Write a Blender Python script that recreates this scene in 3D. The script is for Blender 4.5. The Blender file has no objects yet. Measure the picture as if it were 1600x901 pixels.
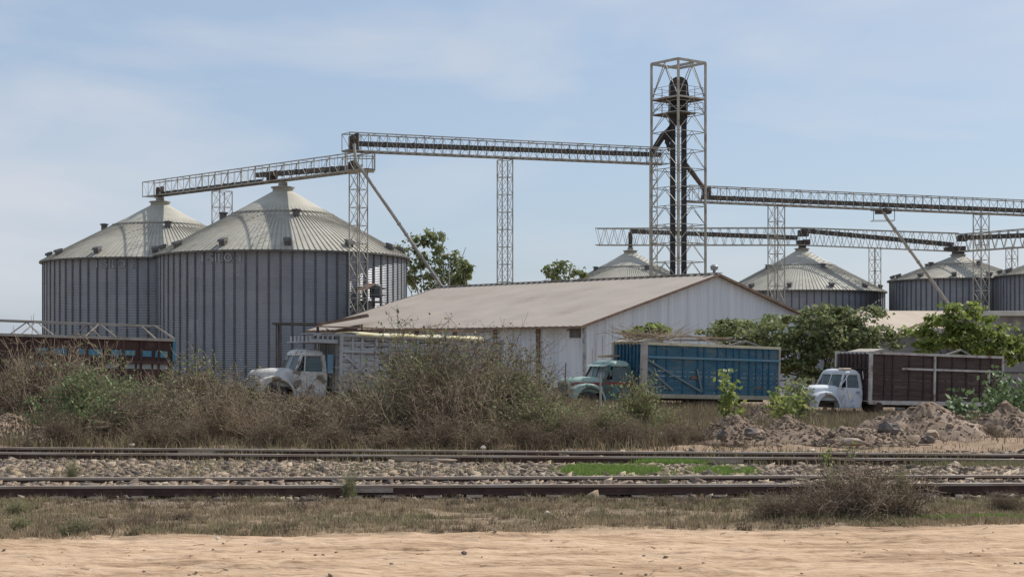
import bpy, bmesh, math, random
import numpy as np
from mathutils import Vector, Matrix
R = math.radians
random.seed(7)
SC = bpy.context.scene
COL = SC.collection

# ------------------------------------------------------------------ camera
CAM_Z = 2.2
F, CX, HY = 2400.0, 800.0, 545.0          # focal length, centre and horizon in pixels of the photograph
cd = bpy.data.cameras.new('camera'); cam = bpy.data.objects.new('camera', cd); COL.objects.link(cam)
cam.location = (0, 0, CAM_Z); cam.rotation_euler = (R(90), 0, 0)
cd.sensor_width = 36; cd.lens = 36 * F / 1600; cd.shift_y = (HY - 450.5) / 1600
cd.clip_start = 0.5; cd.clip_end = 20000
SC.camera = cam
# ------------------------------------------------------------------ world, sun, exposure
SUN_AZ = R(36); SUN_EL = R(47)     # direction to the sun in the xy plane, elevation
w = bpy.data.worlds.new('World'); SC.world = w; w.use_nodes = True
nt = w.node_tree; nt.nodes.clear()
def wn(t, **k):
    n = nt.nodes.new(t)
    for a, b in k.items(): setattr(n, a, b)
    return n
sky = wn('ShaderNodeTexSky', sky_type='NISHITA'); sky.sun_disc = False
sky.sun_elevation = SUN_EL; sky.sun_rotation = math.pi / 2 - SUN_AZ
sky.air_density = 1.0; sky.dust_density = 1.2; sky.ozone_density = 2.0; sky.altitude = 50
tc = wn('ShaderNodeTexCoord'); mp = wn('ShaderNodeMapping'); mp.inputs['Scale'].default_value = (2.2, 2.2, 7.5)
mp.inputs['Rotation'].default_value = (0, R(-7), 0)
mp.inputs['Location'].default_value = (.35, .2, 1.1)
nz = wn('ShaderNodeTexNoise'); nz.inputs['Scale'].default_value = 1.5; nz.inputs['Detail'].default_value = 6; nz.inputs['Roughness'].default_value = .52
nz.inputs['Distortion'].default_value = .35
cr = wn('ShaderNodeValToRGB'); cr.color_ramp.elements[0].position = .42; cr.color_ramp.elements[1].position = .66
cr.color_ramp.elements[0].color = (.0, .0, .0, 1); cr.color_ramp.elements[1].color = (.72, .72, .72, 1)
mx = wn('ShaderNodeMix', data_type='RGBA'); mx.inputs[7].default_value = (6.6, 6.8, 7.3, 1)
# thin even veil
veil = wn('ShaderNodeMix', data_type='RGBA'); veil.inputs[0].default_value = .55; veil.inputs[7].default_value = (4.55, 5.7, 7.45, 1)
bg = wn('ShaderNodeBackground'); bg.inputs[1].default_value = .105
wo = wn('ShaderNodeOutputWorld')
L = nt.links.new
L(tc.outputs['Generated'], mp.inputs[0]); L(mp.outputs[0], nz.inputs['Vector']); L(nz.outputs[0], cr.inputs[0])
L(sky.outputs[0], veil.inputs[6]); L(cr.outputs[0], mx.inputs[0]); L(veil.outputs[2], mx.inputs[6]); L(mx.outputs[2], bg.inputs[0]); L(bg.outputs[0], wo.inputs[0])
sd = bpy.data.lights.new('sun', 'SUN'); sd.energy = 4.6; sd.angle = R(.6); sd.color = (1, .95, .87)
so = bpy.data.objects.new('sun', sd); COL.objects.link(so)
sdir = Vector((math.cos(SUN_AZ) * math.cos(SUN_EL), math.sin(SUN_AZ) * math.cos(SUN_EL), math.sin(SUN_EL)))
so.rotation_euler = sdir.to_track_quat('Z', 'Y').to_euler(); so.location = (40, 40, 60)
SC.view_settings.view_transform = 'Standard'; SC.view_settings.look = 'None'
SC.view_settings.exposure = 0.0; SC.view_settings.gamma = 1
SC.render.engine = 'CYCLES'; SC.cycles.max_bounces = 5; SC.cycles.transparent_max_bounces = 6
SC.cycles.use_denoising = True

# ------------------------------------------------------------------ helpers
def at(px, py, Y):
    return Vector(((px - CX) / F * Y, Y, CAM_Z - (py - HY) / F * Y))
def sm(a, b, t):
    t = max(0., min(1., (t - a) / (b - a))); return t * t * (3 - 2 * t)
def nsm(a, b, t):
    t = np.clip((t - a) / (b - a), 0, 1); return t * t * (3 - 2 * t)
_tab = np.random.default_rng(3).random((256, 256))
def vnoise(x, y):
    xi = np.floor(x).astype(int); yi = np.floor(y).astype(int); fx = x - xi; fy = y - yi
    fx = fx * fx * (3 - 2 * fx); fy = fy * fy * (3 - 2 * fy)
    g = lambda a, b: _tab[a & 255, b & 255]
    return (g(xi, yi) * (1 - fx) + g(xi + 1, yi) * fx) * (1 - fy) + (g(xi, yi + 1) * (1 - fx) + g(xi + 1, yi + 1) * fx) * fy
def fbm(x, y, o=4):
    s = 0; a = .5
    for i in range(o):
        s = s + a * (vnoise(x + 17 * i, y + 31 * i) - .5); x = x * 2.03; y = y * 2.03; a *= .5
    return s
def tag(o, label=None, cat=None, group=None, kind=None):
    if label: o['label'] = label
    if cat: o['category'] = cat
    if group: o['group'] = group
    if kind: o['kind'] = kind
    return o
def thing(name, label, cat, loc=(0, 0, 0), rz=0, group=None, ry=0):
    o = bpy.data.objects.new(name, None); COL.objects.link(o); o.empty_display_size = .2
    o.location = loc; o.rotation_euler = (0, ry, rz)
    return tag(o, label, cat, group)
def copy_tree(o, parent=None):
    c = o.copy(); COL.objects.link(c)
    if parent is not None: c.parent = parent
    for ch in list(KIDS.get(o.name, [])):
        k = copy_tree(ch, c); KIDS.setdefault(c.name, []).append(k)
    return c
KIDS = {}
class MB:
    def __init__(s): s.v = []; s.f = []; s.m = []
    def add(s, vs, fs, mi=0):
        b = len(s.v); s.v += [tuple(v) for v in vs]; s.f += [tuple(b + i for i in f) for f in fs]; s.m += [mi] * len(fs)
    def box(s, x0, x1, y0, y1, z0, z1, mi=0):
        s.add([(x0, y0, z0), (x1, y0, z0), (x1, y1, z0), (x0, y1, z0), (x0, y0, z1), (x1, y0, z1), (x1, y1, z1), (x0, y1, z1)],
              [(0, 3, 2, 1), (4, 5, 6, 7), (0, 1, 5, 4), (1, 2, 6, 5), (2, 3, 7, 6), (3, 0, 4, 7)], mi)
    def bar(s, a, b, w, h=None, mi=0, up=Vector((0, 0, 1))):
        a = Vector(a); b = Vector(b); d = (b - a)
        if d.length < 1e-6: return
        d.normalize(); h = w if h is None else h
        if abs(d.dot(up)) > .99: up = Vector((0, 1, 0))
        x = d.cross(up).normalized(); y = x.cross(d)
        P = []
        for p in (a, b):
            for i, j in ((-1, -1), (1, -1), (1, 1), (-1, 1)): P.append(p + x * i * w / 2 + y * j * h / 2)
        s.add(P, [(3, 2, 1, 0), (4, 5, 6, 7), (0, 1, 5, 4), (1, 2, 6, 5), (2, 3, 7, 6), (3, 0, 4, 7)], mi)
    def tube(s, pts, r, n=8, mi=0, cap=True):
        pts = [Vector(p) for p in pts]; rs = r if isinstance(r, (list, tuple)) else [r] * len(pts)
        P = []
        for k, p in enumerate(pts):
            d = (pts[min(k + 1, len(pts) - 1)] - pts[max(k - 1, 0)]).normalized()
            up = Vector((0, 0, 1)) if abs(d.z) < .95 else Vector((1, 0, 0))
            x = d.cross(up).normalized(); y = x.cross(d)
            for i in range(n):
                t = 2 * math.pi * i / n; P.append(p + (x * math.cos(t) + y * math.sin(t)) * rs[k])
        fs = []
        for k in range(len(pts) - 1):
            for i in range(n):
                j = (i + 1) % n; fs.append((k * n + i, k * n + j, (k + 1) * n + j, (k + 1) * n + i))
        if cap: fs.append(tuple(range(n))[::-1]); fs.append(tuple((len(pts) - 1) * n + i for i in range(n)))
        s.add(P, fs, mi)
    def lathe(s, prof, n=32, c=(0, 0, 0), axis='z', mi=0):
        P = []; fs = []
        for r, z in prof:
            for i in range(n):
                t = 2 * math.pi * i / n
                if axis == 'z': P.append((c[0] + r * math.cos(t), c[1] + r * math.sin(t), c[2] + z))
                else: P.append((c[0] + r * math.cos(t), c[1] + z, c[2] + r * math.sin(t)))
        for k in range(len(prof) - 1):
            for i in range(n):
                j = (i + 1) % n; fs.append((k * n + i, k * n + j, (k + 1) * n + j, (k + 1) * n + i))
        s.add(P, fs, mi)
    def prism(s, out, y0, y1, mi=0):      # outline in xz extruded along y
        n = len(out); P = [(x, y0, z) for x, z in out] + [(x, y1, z) for x, z in out]
        fs = [tuple(range(n)), tuple(range(2 * n - 1, n - 1, -1))] + [(i, i + n, (i + 1) % n + n, (i + 1) % n) for i in range(n)]
        s.add(P, fs, mi)
    def build(s, name, mat, parent=None, smooth=False, bevel=0, off=None, auto=None):
        me = bpy.data.meshes.new(name); v = s.v
        if off is not None: v = [(a - off[0], b - off[1], c - off[2]) for a, b, c in v]
        me.from_pydata(v, [], s.f)
        for m in (mat if isinstance(mat, (list, tuple)) else [mat]): me.materials.append(m)
        me.polygons.foreach_set('material_index', s.m)
        if smooth: me.polygons.foreach_set('use_smooth', [True] * len(me.polygons))
        bm = bmesh.new(); bm.from_mesh(me); bmesh.ops.recalc_face_normals(bm, faces=bm.faces); bm.to_mesh(me); bm.free()
        o = bpy.data.objects.new(name, me); COL.objects.link(o)
        if parent is not None: o.parent = parent; KIDS.setdefault(parent.name, []).append(o)
        if auto is not None:
            me.polygons.foreach_set('use_smooth', [True] * len(me.polygons))
            me.set_sharp_from_angle(angle=R(auto))
        if bevel:
            b = o.modifiers.new('bevel', 'BEVEL'); b.width = bevel; b.segments = 3; b.limit_method = 'ANGLE'; b.angle_limit = R(35); b.harden_normals = True
            me.polygons.foreach_set('use_smooth', [True] * len(me.polygons))
        return o
def np_obj(name, V, Fc, mat, k, parent=None, smooth=False):
    """V (n,3) array, Fc (m,k) array of faces with k corners"""
    me = bpy.data.meshes.new(name); V = np.asarray(V, dtype=np.float32); Fc = np.asarray(Fc, dtype=np.int32)
    me.vertices.add(len(V)); me.vertices.foreach_set('co', V.ravel())
    me.loops.add(Fc.size); me.loops.foreach_set('vertex_index', Fc.ravel())
    me.polygons.add(len(Fc)); me.polygons.foreach_set('loop_start', np.arange(0, Fc.size, k, dtype=np.int32))
    try: me.polygons.foreach_set('loop_total', np.full(len(Fc), k, dtype=np.int32))
    except Exception: pass
    if smooth: me.polygons.foreach_set('use_smooth', np.ones(len(Fc), dtype=bool))
    me.materials.append(mat); me.update(calc_edges=True); me.validate()
    o = bpy.data.objects.new(name, me); COL.objects.link(o)
    if parent is not None: o.parent = parent; KIDS.setdefault(parent.name, []).append(o)
    return o

# ------------------------------------------------------------------ materials
def mat(name, col, col2=None, scale=4., rough=.75, metal=0., bump=0., bscale=None, lo=.35, hi=.65, stretch=(1, 1, 1),
        detail=5, island=None, col3=None, s3=1., lo3=.55, hi3=.62, spec=.35, wave=None, transl=0., rust=None):
    m = bpy.data.materials.new(name); m.use_nodes = True; t = m.node_tree; N = t.nodes; K = t.links.new
    b = N['Principled BSDF']; b.inputs['Roughness'].default_value = rough; b.inputs['Metallic'].default_value = metal
    b.inputs['Specular IOR Level'].default_value = spec
    c4 = lambda c: (c[0], c[1], c[2], 1)
    b.inputs['Base Color'].default_value = c4(col)
    tcn = N.new('ShaderNodeTexCoord'); mpn = N.new('ShaderNodeMapping'); mpn.inputs['Scale'].default_value = stretch
    K(tcn.outputs['Object'], mpn.inputs[0]); out = None
    def ramp(src, lo, hi, a, bb):
        r = N.new('ShaderNodeValToRGB'); r.color_ramp.elements[0].position = lo; r.color_ramp.elements[1].position = hi
        r.color_ramp.elements[0].color = a; r.color_ramp.elements[1].color = bb; K(src, r.inputs[0]); return r.outputs[0]
    def noise(sc, dt=detail, vec=None):
        n = N.new('ShaderNodeTexNoise'); n.inputs['Scale'].default_value = sc; n.inputs['Detail'].default_value = dt; n.inputs['Roughness'].default_value = .6
        K((vec or mpn.outputs[0]), n.inputs['Vector']); return n.outputs[0]
    if col2 is not None: out = ramp(noise(scale), lo, hi, c4(col), c4(col2))
    if col3 is not None:
        f = ramp(noise(s3, 6), lo3, hi3, (0, 0, 0, 1), (1, 1, 1, 1)); x = N.new('ShaderNodeMix'); x.data_type = 'RGBA'
        K(f, x.inputs[0]); x.inputs[6].default_value = c4(col)
        if out: K(out, x.inputs[6])
        x.inputs[7].default_value = c4(col3); out = x.outputs[2]
    if island is not None:
        g = N.new('ShaderNodeNewGeometry'); r = N.new('ShaderNodeValToRGB'); r.color_ramp.interpolation = 'LINEAR'
        els = r.color_ramp.elements
        while len(els) < len(island): els.new(.5)
        for i, c in enumerate(island): els[i].position = i / (len(island) - 1); els[i].color = c4(c)
        K(g.outputs['Random Per Island'], r.inputs[0])
        if out:
            x = N.new('ShaderNodeMix'); x.data_type = 'RGBA'; x.inputs[0].default_value = .6; K(out, x.inputs[6]); K(r.outputs[0], x.inputs[7]); out = x.outputs[2]
        else: out = r.outputs[0]
    if out: K(out, b.inputs['Base Color'])
    h = None
    if wave is not None:      # (axis, scale, strength)
        wv = N.new('ShaderNodeTexWave'); wv.wave_type = 'BANDS'; wv.bands_direction = wave[0]; wv.inputs['Scale'].default_value = wave[1]
        wv.inputs['Distortion'].default_value = 0; K(tcn.outputs['Object'], wv.inputs[0]); h = wv.outputs['Fac']
        bp = N.new('ShaderNodeBump'); bp.inputs['Strength'].default_value = wave[2]; bp.inputs['Distance'].default_value = .03; K(h, bp.inputs['Height']); K(bp.outputs[0], b.inputs['Normal'])
        last = bp
    if bump:
        bp = N.new('ShaderNodeBump'); bp.inputs['Strength'].default_value = bump; bp.inputs['Distance'].default_value = .04
        K(noise(bscale or scale * 4, 6), bp.inputs['Height'])
        if h: K(last.outputs[0], bp.inputs['Normal'])
        K(bp.outputs[0], b.inputs['Normal'])
    if transl:
        tr = N.new('ShaderNodeBsdfTranslucent'); ms = N.new('ShaderNodeMixShader'); ms.inputs[0].default_value = transl
        if out: K(out, tr.inputs[0])
        else: tr.inputs[0].default_value = c4(col)
        o = N['Material Output']; K(b.outputs[0], ms.inputs[1]); K(tr.outputs[0], ms.inputs[2]); K(ms.outputs[0], o.inputs[0])
    return m
M = {}
M['ground'] = None
M['galv'] = mat('galvanised wall', (.27, .28, .305), (.34, .35, .37), 1.2, rough=.46, metal=.85, island=[(.25, .26, .285), (.31, .32, .345), (.275, .285, .31), (.34, .35, .365), (.28, .285, .30)], stretch=(1, 1, .25), wave=('Z', 2.2, 1.0), col3=(.21, .19, .17), s3=.35, lo3=.58, hi3=.75)
M['galv_rib'] = mat('galvanised stiffener', (.085, .088, .10), (.12, .12, .125), 2, rough=.6, metal=.3)
M['silo_roof'] = mat('silo roof sheet', (.37, .355, .30), (.45, .43, .365), .5, rough=.65, metal=.1, col3=(.30, .27, .21), s3=.8, lo3=.55, hi3=.75)
M['roof_rib'] = mat('silo roof rib', (.27, .255, .22), (.36, .34, .29), 1., rough=.7)
M['vent'] = mat('vent steel', (.09, .09, .09), (.16, .15, .14), 3, rough=.6, metal=.3)
M['truss'] = mat('galvanised truss steel', (.42, .41, .36), (.30, .28, .24), 1.5, rough=.6, metal=.1, col3=(.24, .17, .12), s3=.6)
M['tube'] = mat('dark conveyor steel', (.055, .053, .052), (.10, .09, .08), 1.5, rough=.6, metal=.2, col3=(.13, .085, .06), s3=1.)
M['black_steel'] = mat('black elevator steel', (.02, .02, .022), (.05, .045, .045), 1.3, rough=.6, metal=.1)
M['spout'] = mat('grey spout pipe', (.42, .42, .40), (.30, .29, .27), 1., rough=.5, metal=.4)
M['sign_paint'] = mat('worn white paint', (.42, .42, .42), (.2, .21, .23), 3, lo=.4, hi=.6, rough=.7)
M['wh_roof'] = mat('warehouse roof sheet', (.33, .285, .24), (.375, .325, .275), .35, rough=.75, col3=(.265, .22, .18), s3=.25, lo3=.52, hi3=.75, stretch=(1, 1, 1), detail=8)
M['wh_wall'] = mat('white corrugated wall', (.66, .68, .72), (.52, .55, .59), .9, rough=.65, stretch=(2.2, 2.2, .12), col3=(.33, .30, .28), s3=.8, lo3=.62, hi3=.78)
M['trim'] = mat('rusty trim', (.15, .09, .07), (.24, .17, .13), 3, rough=.8)
M['timber'] = mat('weathered brown timber', (.13, .09, .07), (.2, .14, .11), 3, rough=.85, stretch=(1, 1, .2))
M['grey_wood'] = mat('grey weathered wood', (.30, .26, .22), (.40, .36, .32), 5, rough=.85)
M['block'] = mat('grey rendered wall', (.24, .22, .22), (.30, .28, .27), .8, rough=.9, col3=(.18, .17, .17), s3=.5)
M['rail'] = mat('rusted rail side', (.065, .036, .03), (.11, .065, .05), 6, rough=.75, metal=.2)
M['rail_top'] = mat('worn rail head', (.40, .35, .30), (.27, .20, .15), 1.2, rough=.5, metal=.2, stretch=(1, 6, 6))
M['sleeper'] = mat('weathered sleeper', (.04, .03, .026), (.10, .08, .065), 5, rough=.95, stretch=(4, 1, 4), bump=.5)
M['stone'] = mat('ballast stone', (.3, .25, .2), rough=.95, island=[(.08, .065, .06), (.22, .165, .125), (.32, .24, .17), (.13, .10, .085), (.42, .34, .25), (.23, .18, .135), (.07, .055, .05), (.34, .26, .17), (.16, .115, .09)])
M['clod'] = mat('earth clods', (.3, .2, .15), rough=1, bump=.4, bscale=9, island=[(.15, .108, .077), (.25, .188, .138), (.20, .148, .105), (.33, .255, .185), (.11, .078, .058)])
M['mound'] = mat('heaped earth', (.23, .167, .12), (.155, .11, .08), 1.6, rough=1, bump=.8, bscale=7, col3=(.36, .275, .21), s3=1.1, lo3=.5, hi3=.65)
M['pale_rock'] = mat('pale rock', (.60, .54, .47), (.45, .38, .32), 3, rough=.95, bump=.5)
M['dark_rock'] = mat('dark rock', (.10, .085, .08), (.18, .15, .13), 3, rough=.95, bump=.5)
M['tyre'] = mat('old tyre rubber', (.03, .03, .03), (.08, .07, .06), 4, rough=.9)
M['rim'] = mat('rusty rim', (.14, .09, .07), (.25, .2, .17), 4, rough=.8)
M['chassis'] = mat('dark chassis', (.035, .03, .028), (.09, .055, .04), 3, rough=.85)
M['rubber'] = mat('window seal', (.02, .02, .02), rough=.7)
M['seat'] = mat('dark seat', (.05, .035, .03), rough=.9)
def glassm():
    m = bpy.data.materials.new('cab glass'); m.use_nodes = True; t = m.node_tree; b = t.nodes['Principled BSDF']
    b.inputs['Base Color'].default_value = (.14, .19, .20, 1); b.inputs['Roughness'].default_value = .12  # lightened bluish base colour stands in for sky reflected in the panes
    tr = t.nodes.new('ShaderNodeBsdfTransparent'); tr.inputs[0].default_value = (.8, .85, .84, 1); ms = t.nodes.new('ShaderNodeMixShader'); ms.inputs[0].default_value = .55
    t.links.new(b.outputs[0], ms.inputs[2]); t.links.new(tr.outputs[0], ms.inputs[1]); t.links.new(ms.outputs[0], t.nodes['Material Output'].inputs[0]); return m
M['glass'] = glassm()
M['leafA'] = mat('tree leaves', (.06, .1, .03), rough=.6, transl=.3, island=[(.030, .055, .018), (.065, .105, .03), (.11, .15, .04), (.045, .08, .022), (.15, .17, .055)])
M['leafB'] = mat('yellow green leaves', (.06, .1, .03), rough=.55, transl=.42, island=[(.11, .15, .035), (.21, .27, .065), (.34, .38, .11), (.14, .20, .05)])
M['leafC'] = mat('dusty olive leaves', (.06, .1, .03), rough=.6, transl=.4, island=[(.09, .12, .05), (.18, .21, .09), (.30, .32, .15), (.125, .155, .065)])
M['leafD'] = mat('bluish green leaves', (.06, .1, .03), rough=.6, transl=.25, island=[(.065, .10, .045), (.13, .19, .08), (.22, .30, .13), (.09, .135, .055)])
M['bark'] = mat('bark', (.13, .10, .08), (.2, .16, .13), 4, rough=.95)
M['twig'] = mat('dry twigs', (.2, .15, .1), rough=.95, island=[(.14, .108, .075), (.30, .24, .165), (.20, .155, .105), (.45, .365, .26), (.24, .185, .125)])
M['twig_red'] = mat('red brown twigs', (.2, .15, .1), rough=.95, island=[(.085, .062, .045), (.24, .185, .13), (.13, .095, .068), (.40, .315, .225), (.17, .13, .09)])
M['under'] = mat('dark dry stems', (.2, .15, .1), rough=.95, transl=.1, island=[(.08, .06, .045), (.20, .15, .10), (.12, .09, .065), (.30, .235, .155), (.15, .12, .075)])
M['twig_pale'] = mat('pale dry twigs', (.2, .15, .1), rough=.95, island=[(.17, .12, .08), (.32, .25, .17), (.24, .17, .11), (.38, .30, .21)])
M['dryleaf'] = mat('dead leaves', (.2, .15, .1), rough=.95, transl=.2, island=[(.13, .085, .055), (.22, .15, .09), (.10, .085, .045), (.17, .145, .075)])
M['grass_dry'] = mat('dry grass blades', (.3, .25, .15), rough=.9, transl=.25, island=[(.24, .185, .12), (.42, .325, .21), (.32, .25, .155), (.18, .15, .09), (.52, .41, .28)])
M['grass_olive'] = mat('olive grass blades', (.3, .25, .15), rough=.9, transl=.25, island=[(.17, .155, .085), (.26, .235, .13), (.36, .30, .175), (.21, .20, .11), (.14, .145, .07)])
M['grass_green'] = mat('green grass blades', (.1, .2, .05), rough=.8, transl=.3, island=[(.10, .17, .03), (.17, .28, .055), (.28, .38, .09), (.12, .20, .04), (.24, .28, .10)])

# ------------------------------------------------------------------ ground
def base_z(x, y):
    x = np.asarray(x, float); y = np.asarray(y, float)
    tgt = -.28 - .87 * nsm(-3, 22, x)
    tgt = tgt * (1 - nsm(82, 95, y)) + -1.0 * nsm(82, 95, y)
    return tgt * nsm(33.5, 58, y) - .04 * nsm(19.0, 20.2, y) * (1 - nsm(21.6, 22.6, y)) - .05 * nsm(22.2, 22.7, y)
def gz(x, y): return float(base_z(x, y))
def ground_h(X, Y):
    Z = base_z(X, Y)
    road = 1 - nsm(18.0, 19.0, Y - .11 * np.clip(X, -14, 14) + .5 * fbm(X * .5, Y * 0 + 3, 3))
    Z = Z + road * (.13 * fbm(X * .45, Y * 3.0, 4) + .085 * fbm(X * 1.6, Y * 8, 4) + .16 * np.clip(fbm(X * 2.6, Y * 5, 3) - .10, 0, 1))
    rut = (Y - 15.6 - .11 * X - .2 * np.sin(X * .21)); Z = Z - road * .04 * (np.exp(-(rut / .16) ** 2) + np.exp(-((rut - 1.7) / .16) ** 2))
    Z = Z + (1 - road) * nsm(21.8, 22.6, Y) * 0
    strip = (1 - road) * (1 - nsm(21.8, 22.6, Y)); Z = Z + strip * .16 * fbm(X * 1.3, Y * 1.6, 4)
    back = nsm(32.4, 34.5, Y) * (1 - nsm(70, 90, Y)); Z = Z + back * (.45 * fbm(X * .35, Y * .35, 4) + .15 * fbm(X * 1.7, Y * 1.7, 3))
    return Z
def axis(dense0, dense1, step, lo, hi, n):
    a = np.arange(dense0, dense1, step)
    t = np.linspace(0, 1, n)[1:] ** 3
    return np.concatenate([(dense0 - (dense0 - lo) * t)[::-1], a, dense1 + (hi - dense1) * t])
gx = axis(-13, 13, .075, -6000, 6000, 60)
gy = np.concatenate([[-400, -100, -30, -8, 0, 5, 9], np.arange(11, 24, .06), np.arange(24, 36, .2), np.arange(36, 90, .8), 90 + (9000 - 90) * np.linspace(0, 1, 40)[1:] ** 3])
GX, GY = np.meshgrid(gx, gy); GZ = ground_h(GX, GY)
V = np.stack([GX, GY, GZ], -1).reshape(-1, 3)
nx = len(gx); ny = len(gy); i = np.arange(ny - 1)[:, None] * nx + np.arange(nx - 1)[None]; i = i.ravel()
FC = np.stack([i, i + 1, i + nx + 1, i + nx], -1)
gm = bpy.data.materials.new('ground earth'); gm.use_nodes = True; t = gm.node_tree; N = t.nodes; K = t.links.new; b = N['Principled BSDF']; b.inputs['Roughness'].default_value = 1; b.inputs['Specular IOR Level'].default_value = .1
tcg = N.new('ShaderNodeTexCoord'); sp = N.new('ShaderNodeSeparateXYZ'); K(tcg.outputs['Object'], sp.inputs[0])
def gn(sc, st=(1, 1, 1), dt=6):
    m_ = N.new('ShaderNodeMapping'); m_.inputs['Scale'].default_value = st; K(tcg.outputs['Object'], m_.inputs[0])
    n = N.new('ShaderNodeTexNoise'); n.inputs['Scale'].default_value = sc; n.inputs['Detail'].default_value = dt; n.inputs['Roughness'].default_value = .62; K(m_.outputs[0], n.inputs['Vector']); return n.outputs[0]
def gr(src, els):
    r = N.new('ShaderNodeValToRGB'); e = r.color_ramp.elements
    while len(e) < len(els): e.new(.5)
    for q, (p, c) in enumerate(els): e[q].position = p; e[q].color = (*c, 1)
    K(src, r.inputs[0]); return r.outputs[0]
def gmix(f, a, bb):
    x = N.new('ShaderNodeMix'); x.data_type = 'RGBA'; K(f, x.inputs[0]); K(a, x.inputs[6]); K(bb, x.inputs[7]); return x.outputs[2]
def gmath(op, a, bb, cl=False):
    x = N.new('ShaderNodeMath'); x.operation = op; x.use_clamp = cl
    for q, s_ in enumerate((a, bb)):
        if isinstance(s_, (int, float)): x.inputs[q].default_value = s_
        else: K(s_, x.inputs[q])
    return x.outputs[0]
def gstep(lo, hi, amp=0.6, nsc=1.2, sk=0.):       # 0 below lo, 1 above hi in y, wobbly
    yy = gmath('ADD', gmath('SUBTRACT', sp.outputs[1], gmath('MULTIPLY', sp.outputs[0], sk)), gmath('MULTIPLY', gmath('SUBTRACT', gn(nsc), .5), amp))
    return gmath('DIVIDE', gmath('SUBTRACT', yy, lo), hi - lo, True)
road = gmix(gmath('MULTIPLY', gn(1.3, (.12, 2.6, 1)), 1.0), gr(gn(1.1, (.35, 2.4, 1)), [(.38, (.25, .155, .095)), (.46, (.46, .315, .20)), (.56, (.61, .44, .305))]), gr(gn(9, (.5, 2, 1)), [(.37, (.22, .13, .08)), (.45, (.47, .325, .21)), (.62, (.61, .44, .30))]))
strip = gmix(gn(.9), gr(gn(2.6), [(.36, (.13, .10, .07)), (.48, (.26, .195, .13)), (.62, (.40, .30, .205))]), gr(gn(7), [(.35, (.12, .095, .065)), (.6, (.26, .195, .13))]))
bal = gr(gn(14), [(.35, (.13, .10, .08)), (.6, (.27, .21, .165))])
back = gmix(gn(.7), gr(gn(2.2), [(.32, (.17, .115, .08)), (.5, (.28, .20, .14)), (.7, (.38, .28, .205))]), gr(gn(5), [(.3, (.20, .14, .095)), (.7, (.40, .29, .20))]))
far = gr(gn(.3), [(.3, (.22, .18, .12)), (.7, (.34, .27, .19))])
c = gmix(gstep(18.15, 18.7, 1.1, 1.2, .115), road, strip); c = gmix(gstep(22.0, 22.4, .5), c, bal); c = gmix(gstep(31.9, 32.7, .9), c, back); c = gmix(gstep(75, 90), c, far)
K(c, b.inputs['Base Color'])
bp = N.new('ShaderNodeBump'); bp.inputs['Strength'].default_value = .9; bp.inputs['Distance'].default_value = .05; K(gn(9, (.5, 1.8, 1), 9), bp.inputs['Height']); K(bp.outputs[0], b.inputs['Normal'])
g = np_obj('ground', V, FC, gm, 4, smooth=True); tag(g, kind='structure')

# ------------------------------------------------------------------ railway tracks
def line(pA, pB):          # through two photo anchors (px, Y)
    a = ((pA[0] - CX) / F * pA[1], pA[1]); b_ = ((pB[0] - CX) / F * pB[1], pB[1]); sl = (b_[1] - a[1]) / (b_[0] - a[0])
    return lambda x: a[1] + sl * (x - a[0]), sl
T1f, s1 = line((0, 23.04), (1600, 23.54)); T2f, s2 = line((0, 30.55), (1500, 28.75))
RT = .15
def make_track(name, label, fn, sl, x0, x1, exposed):
    a = math.atan(sl); root = thing(name, label, 'railway track', (0, fn(0) + .75, 0), a, 'railway tracks')
    sec = [(-.065, -.15), (.065, -.15), (.065, -.138), (.012, -.12), (.012, -.05), (.035, -.042), (.037, -.004), (.028, 0), (-.028, 0), (-.037, -.004), (-.035, -.042), (-.012, -.05), (-.012, -.12), (-.065, -.138)]
    for side in (-.75, .75):
        m = MB(); n = len(sec); P = []; xs = np.linspace(x0, x1, 60); rng = random.Random(5 + side)
        for x in xs:
            dz = rng.uniform(-.004, .004); dy = rng.uniform(-.006, .006)
            P += [(x, side + y + dy, RT + z + dz) for y, z in sec]
        fs = []; ms = []
        for k in range(len(xs) - 1):
            for i in range(n):
                j = (i + 1) % n; m.add([P[k * n + i], P[k * n + j], P[(k + 1) * n + j], P[(k + 1) * n + i]], [(0, 1, 2, 3)], 1 if i in (5, 6, 7, 8, 9) else 0)
        m.build('rail', [M['rail'], M['rail_top']], root)
    rng = random.Random(11)
    x = -13.0
    while x < 13:
        m = MB(); L_ = 1.27 + rng.uniform(-.08, .06); dx = rng.uniform(-.03, .03); zt = rng.uniform(-.012, .006) - (0 if exposed else .02)
        m.box(-.12, .12, -L_, L_ - .04, -.18, zt)
        s_ = m.build('sleeper', M['sleeper'], root, bevel=.012); s_.location = (x + dx, rng.uniform(-.04, .04), 0); s_.rotation_euler = (0, 0, rng.uniform(-.03, .03)); x += .62
    for xx, sd_ in (((-2.2), -.75), (8.6, -.75)) if exposed else ((-6.6, .75), (-1.9, -.75), (4.1, -.75)):
        m = MB(); m.box(-.38, .38, -.05, -.014, -.105, -.045); m.box(-.38, .38, -.062, -.014, -.112, -.098)
        for q in (-.28, -.1, .1, .28): m.lathe([(.018, 0), (.018, -.025), (0, -.025)], 6, (q, -.05, -.075), 'y')
        f_ = m.build('fishplate', M['rail_top'], root); f_.location = (xx, sd_, RT)
    return root
make_track('railway_track', 'near rusty railway track with exposed sleeper ends beside the dirt road', T1f, s1, -50, 30, True)
make_track('railway_track', 'far rusty railway track bedded in stones in front of the dry bushes', T2f, s2, -50, 30, False)

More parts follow.
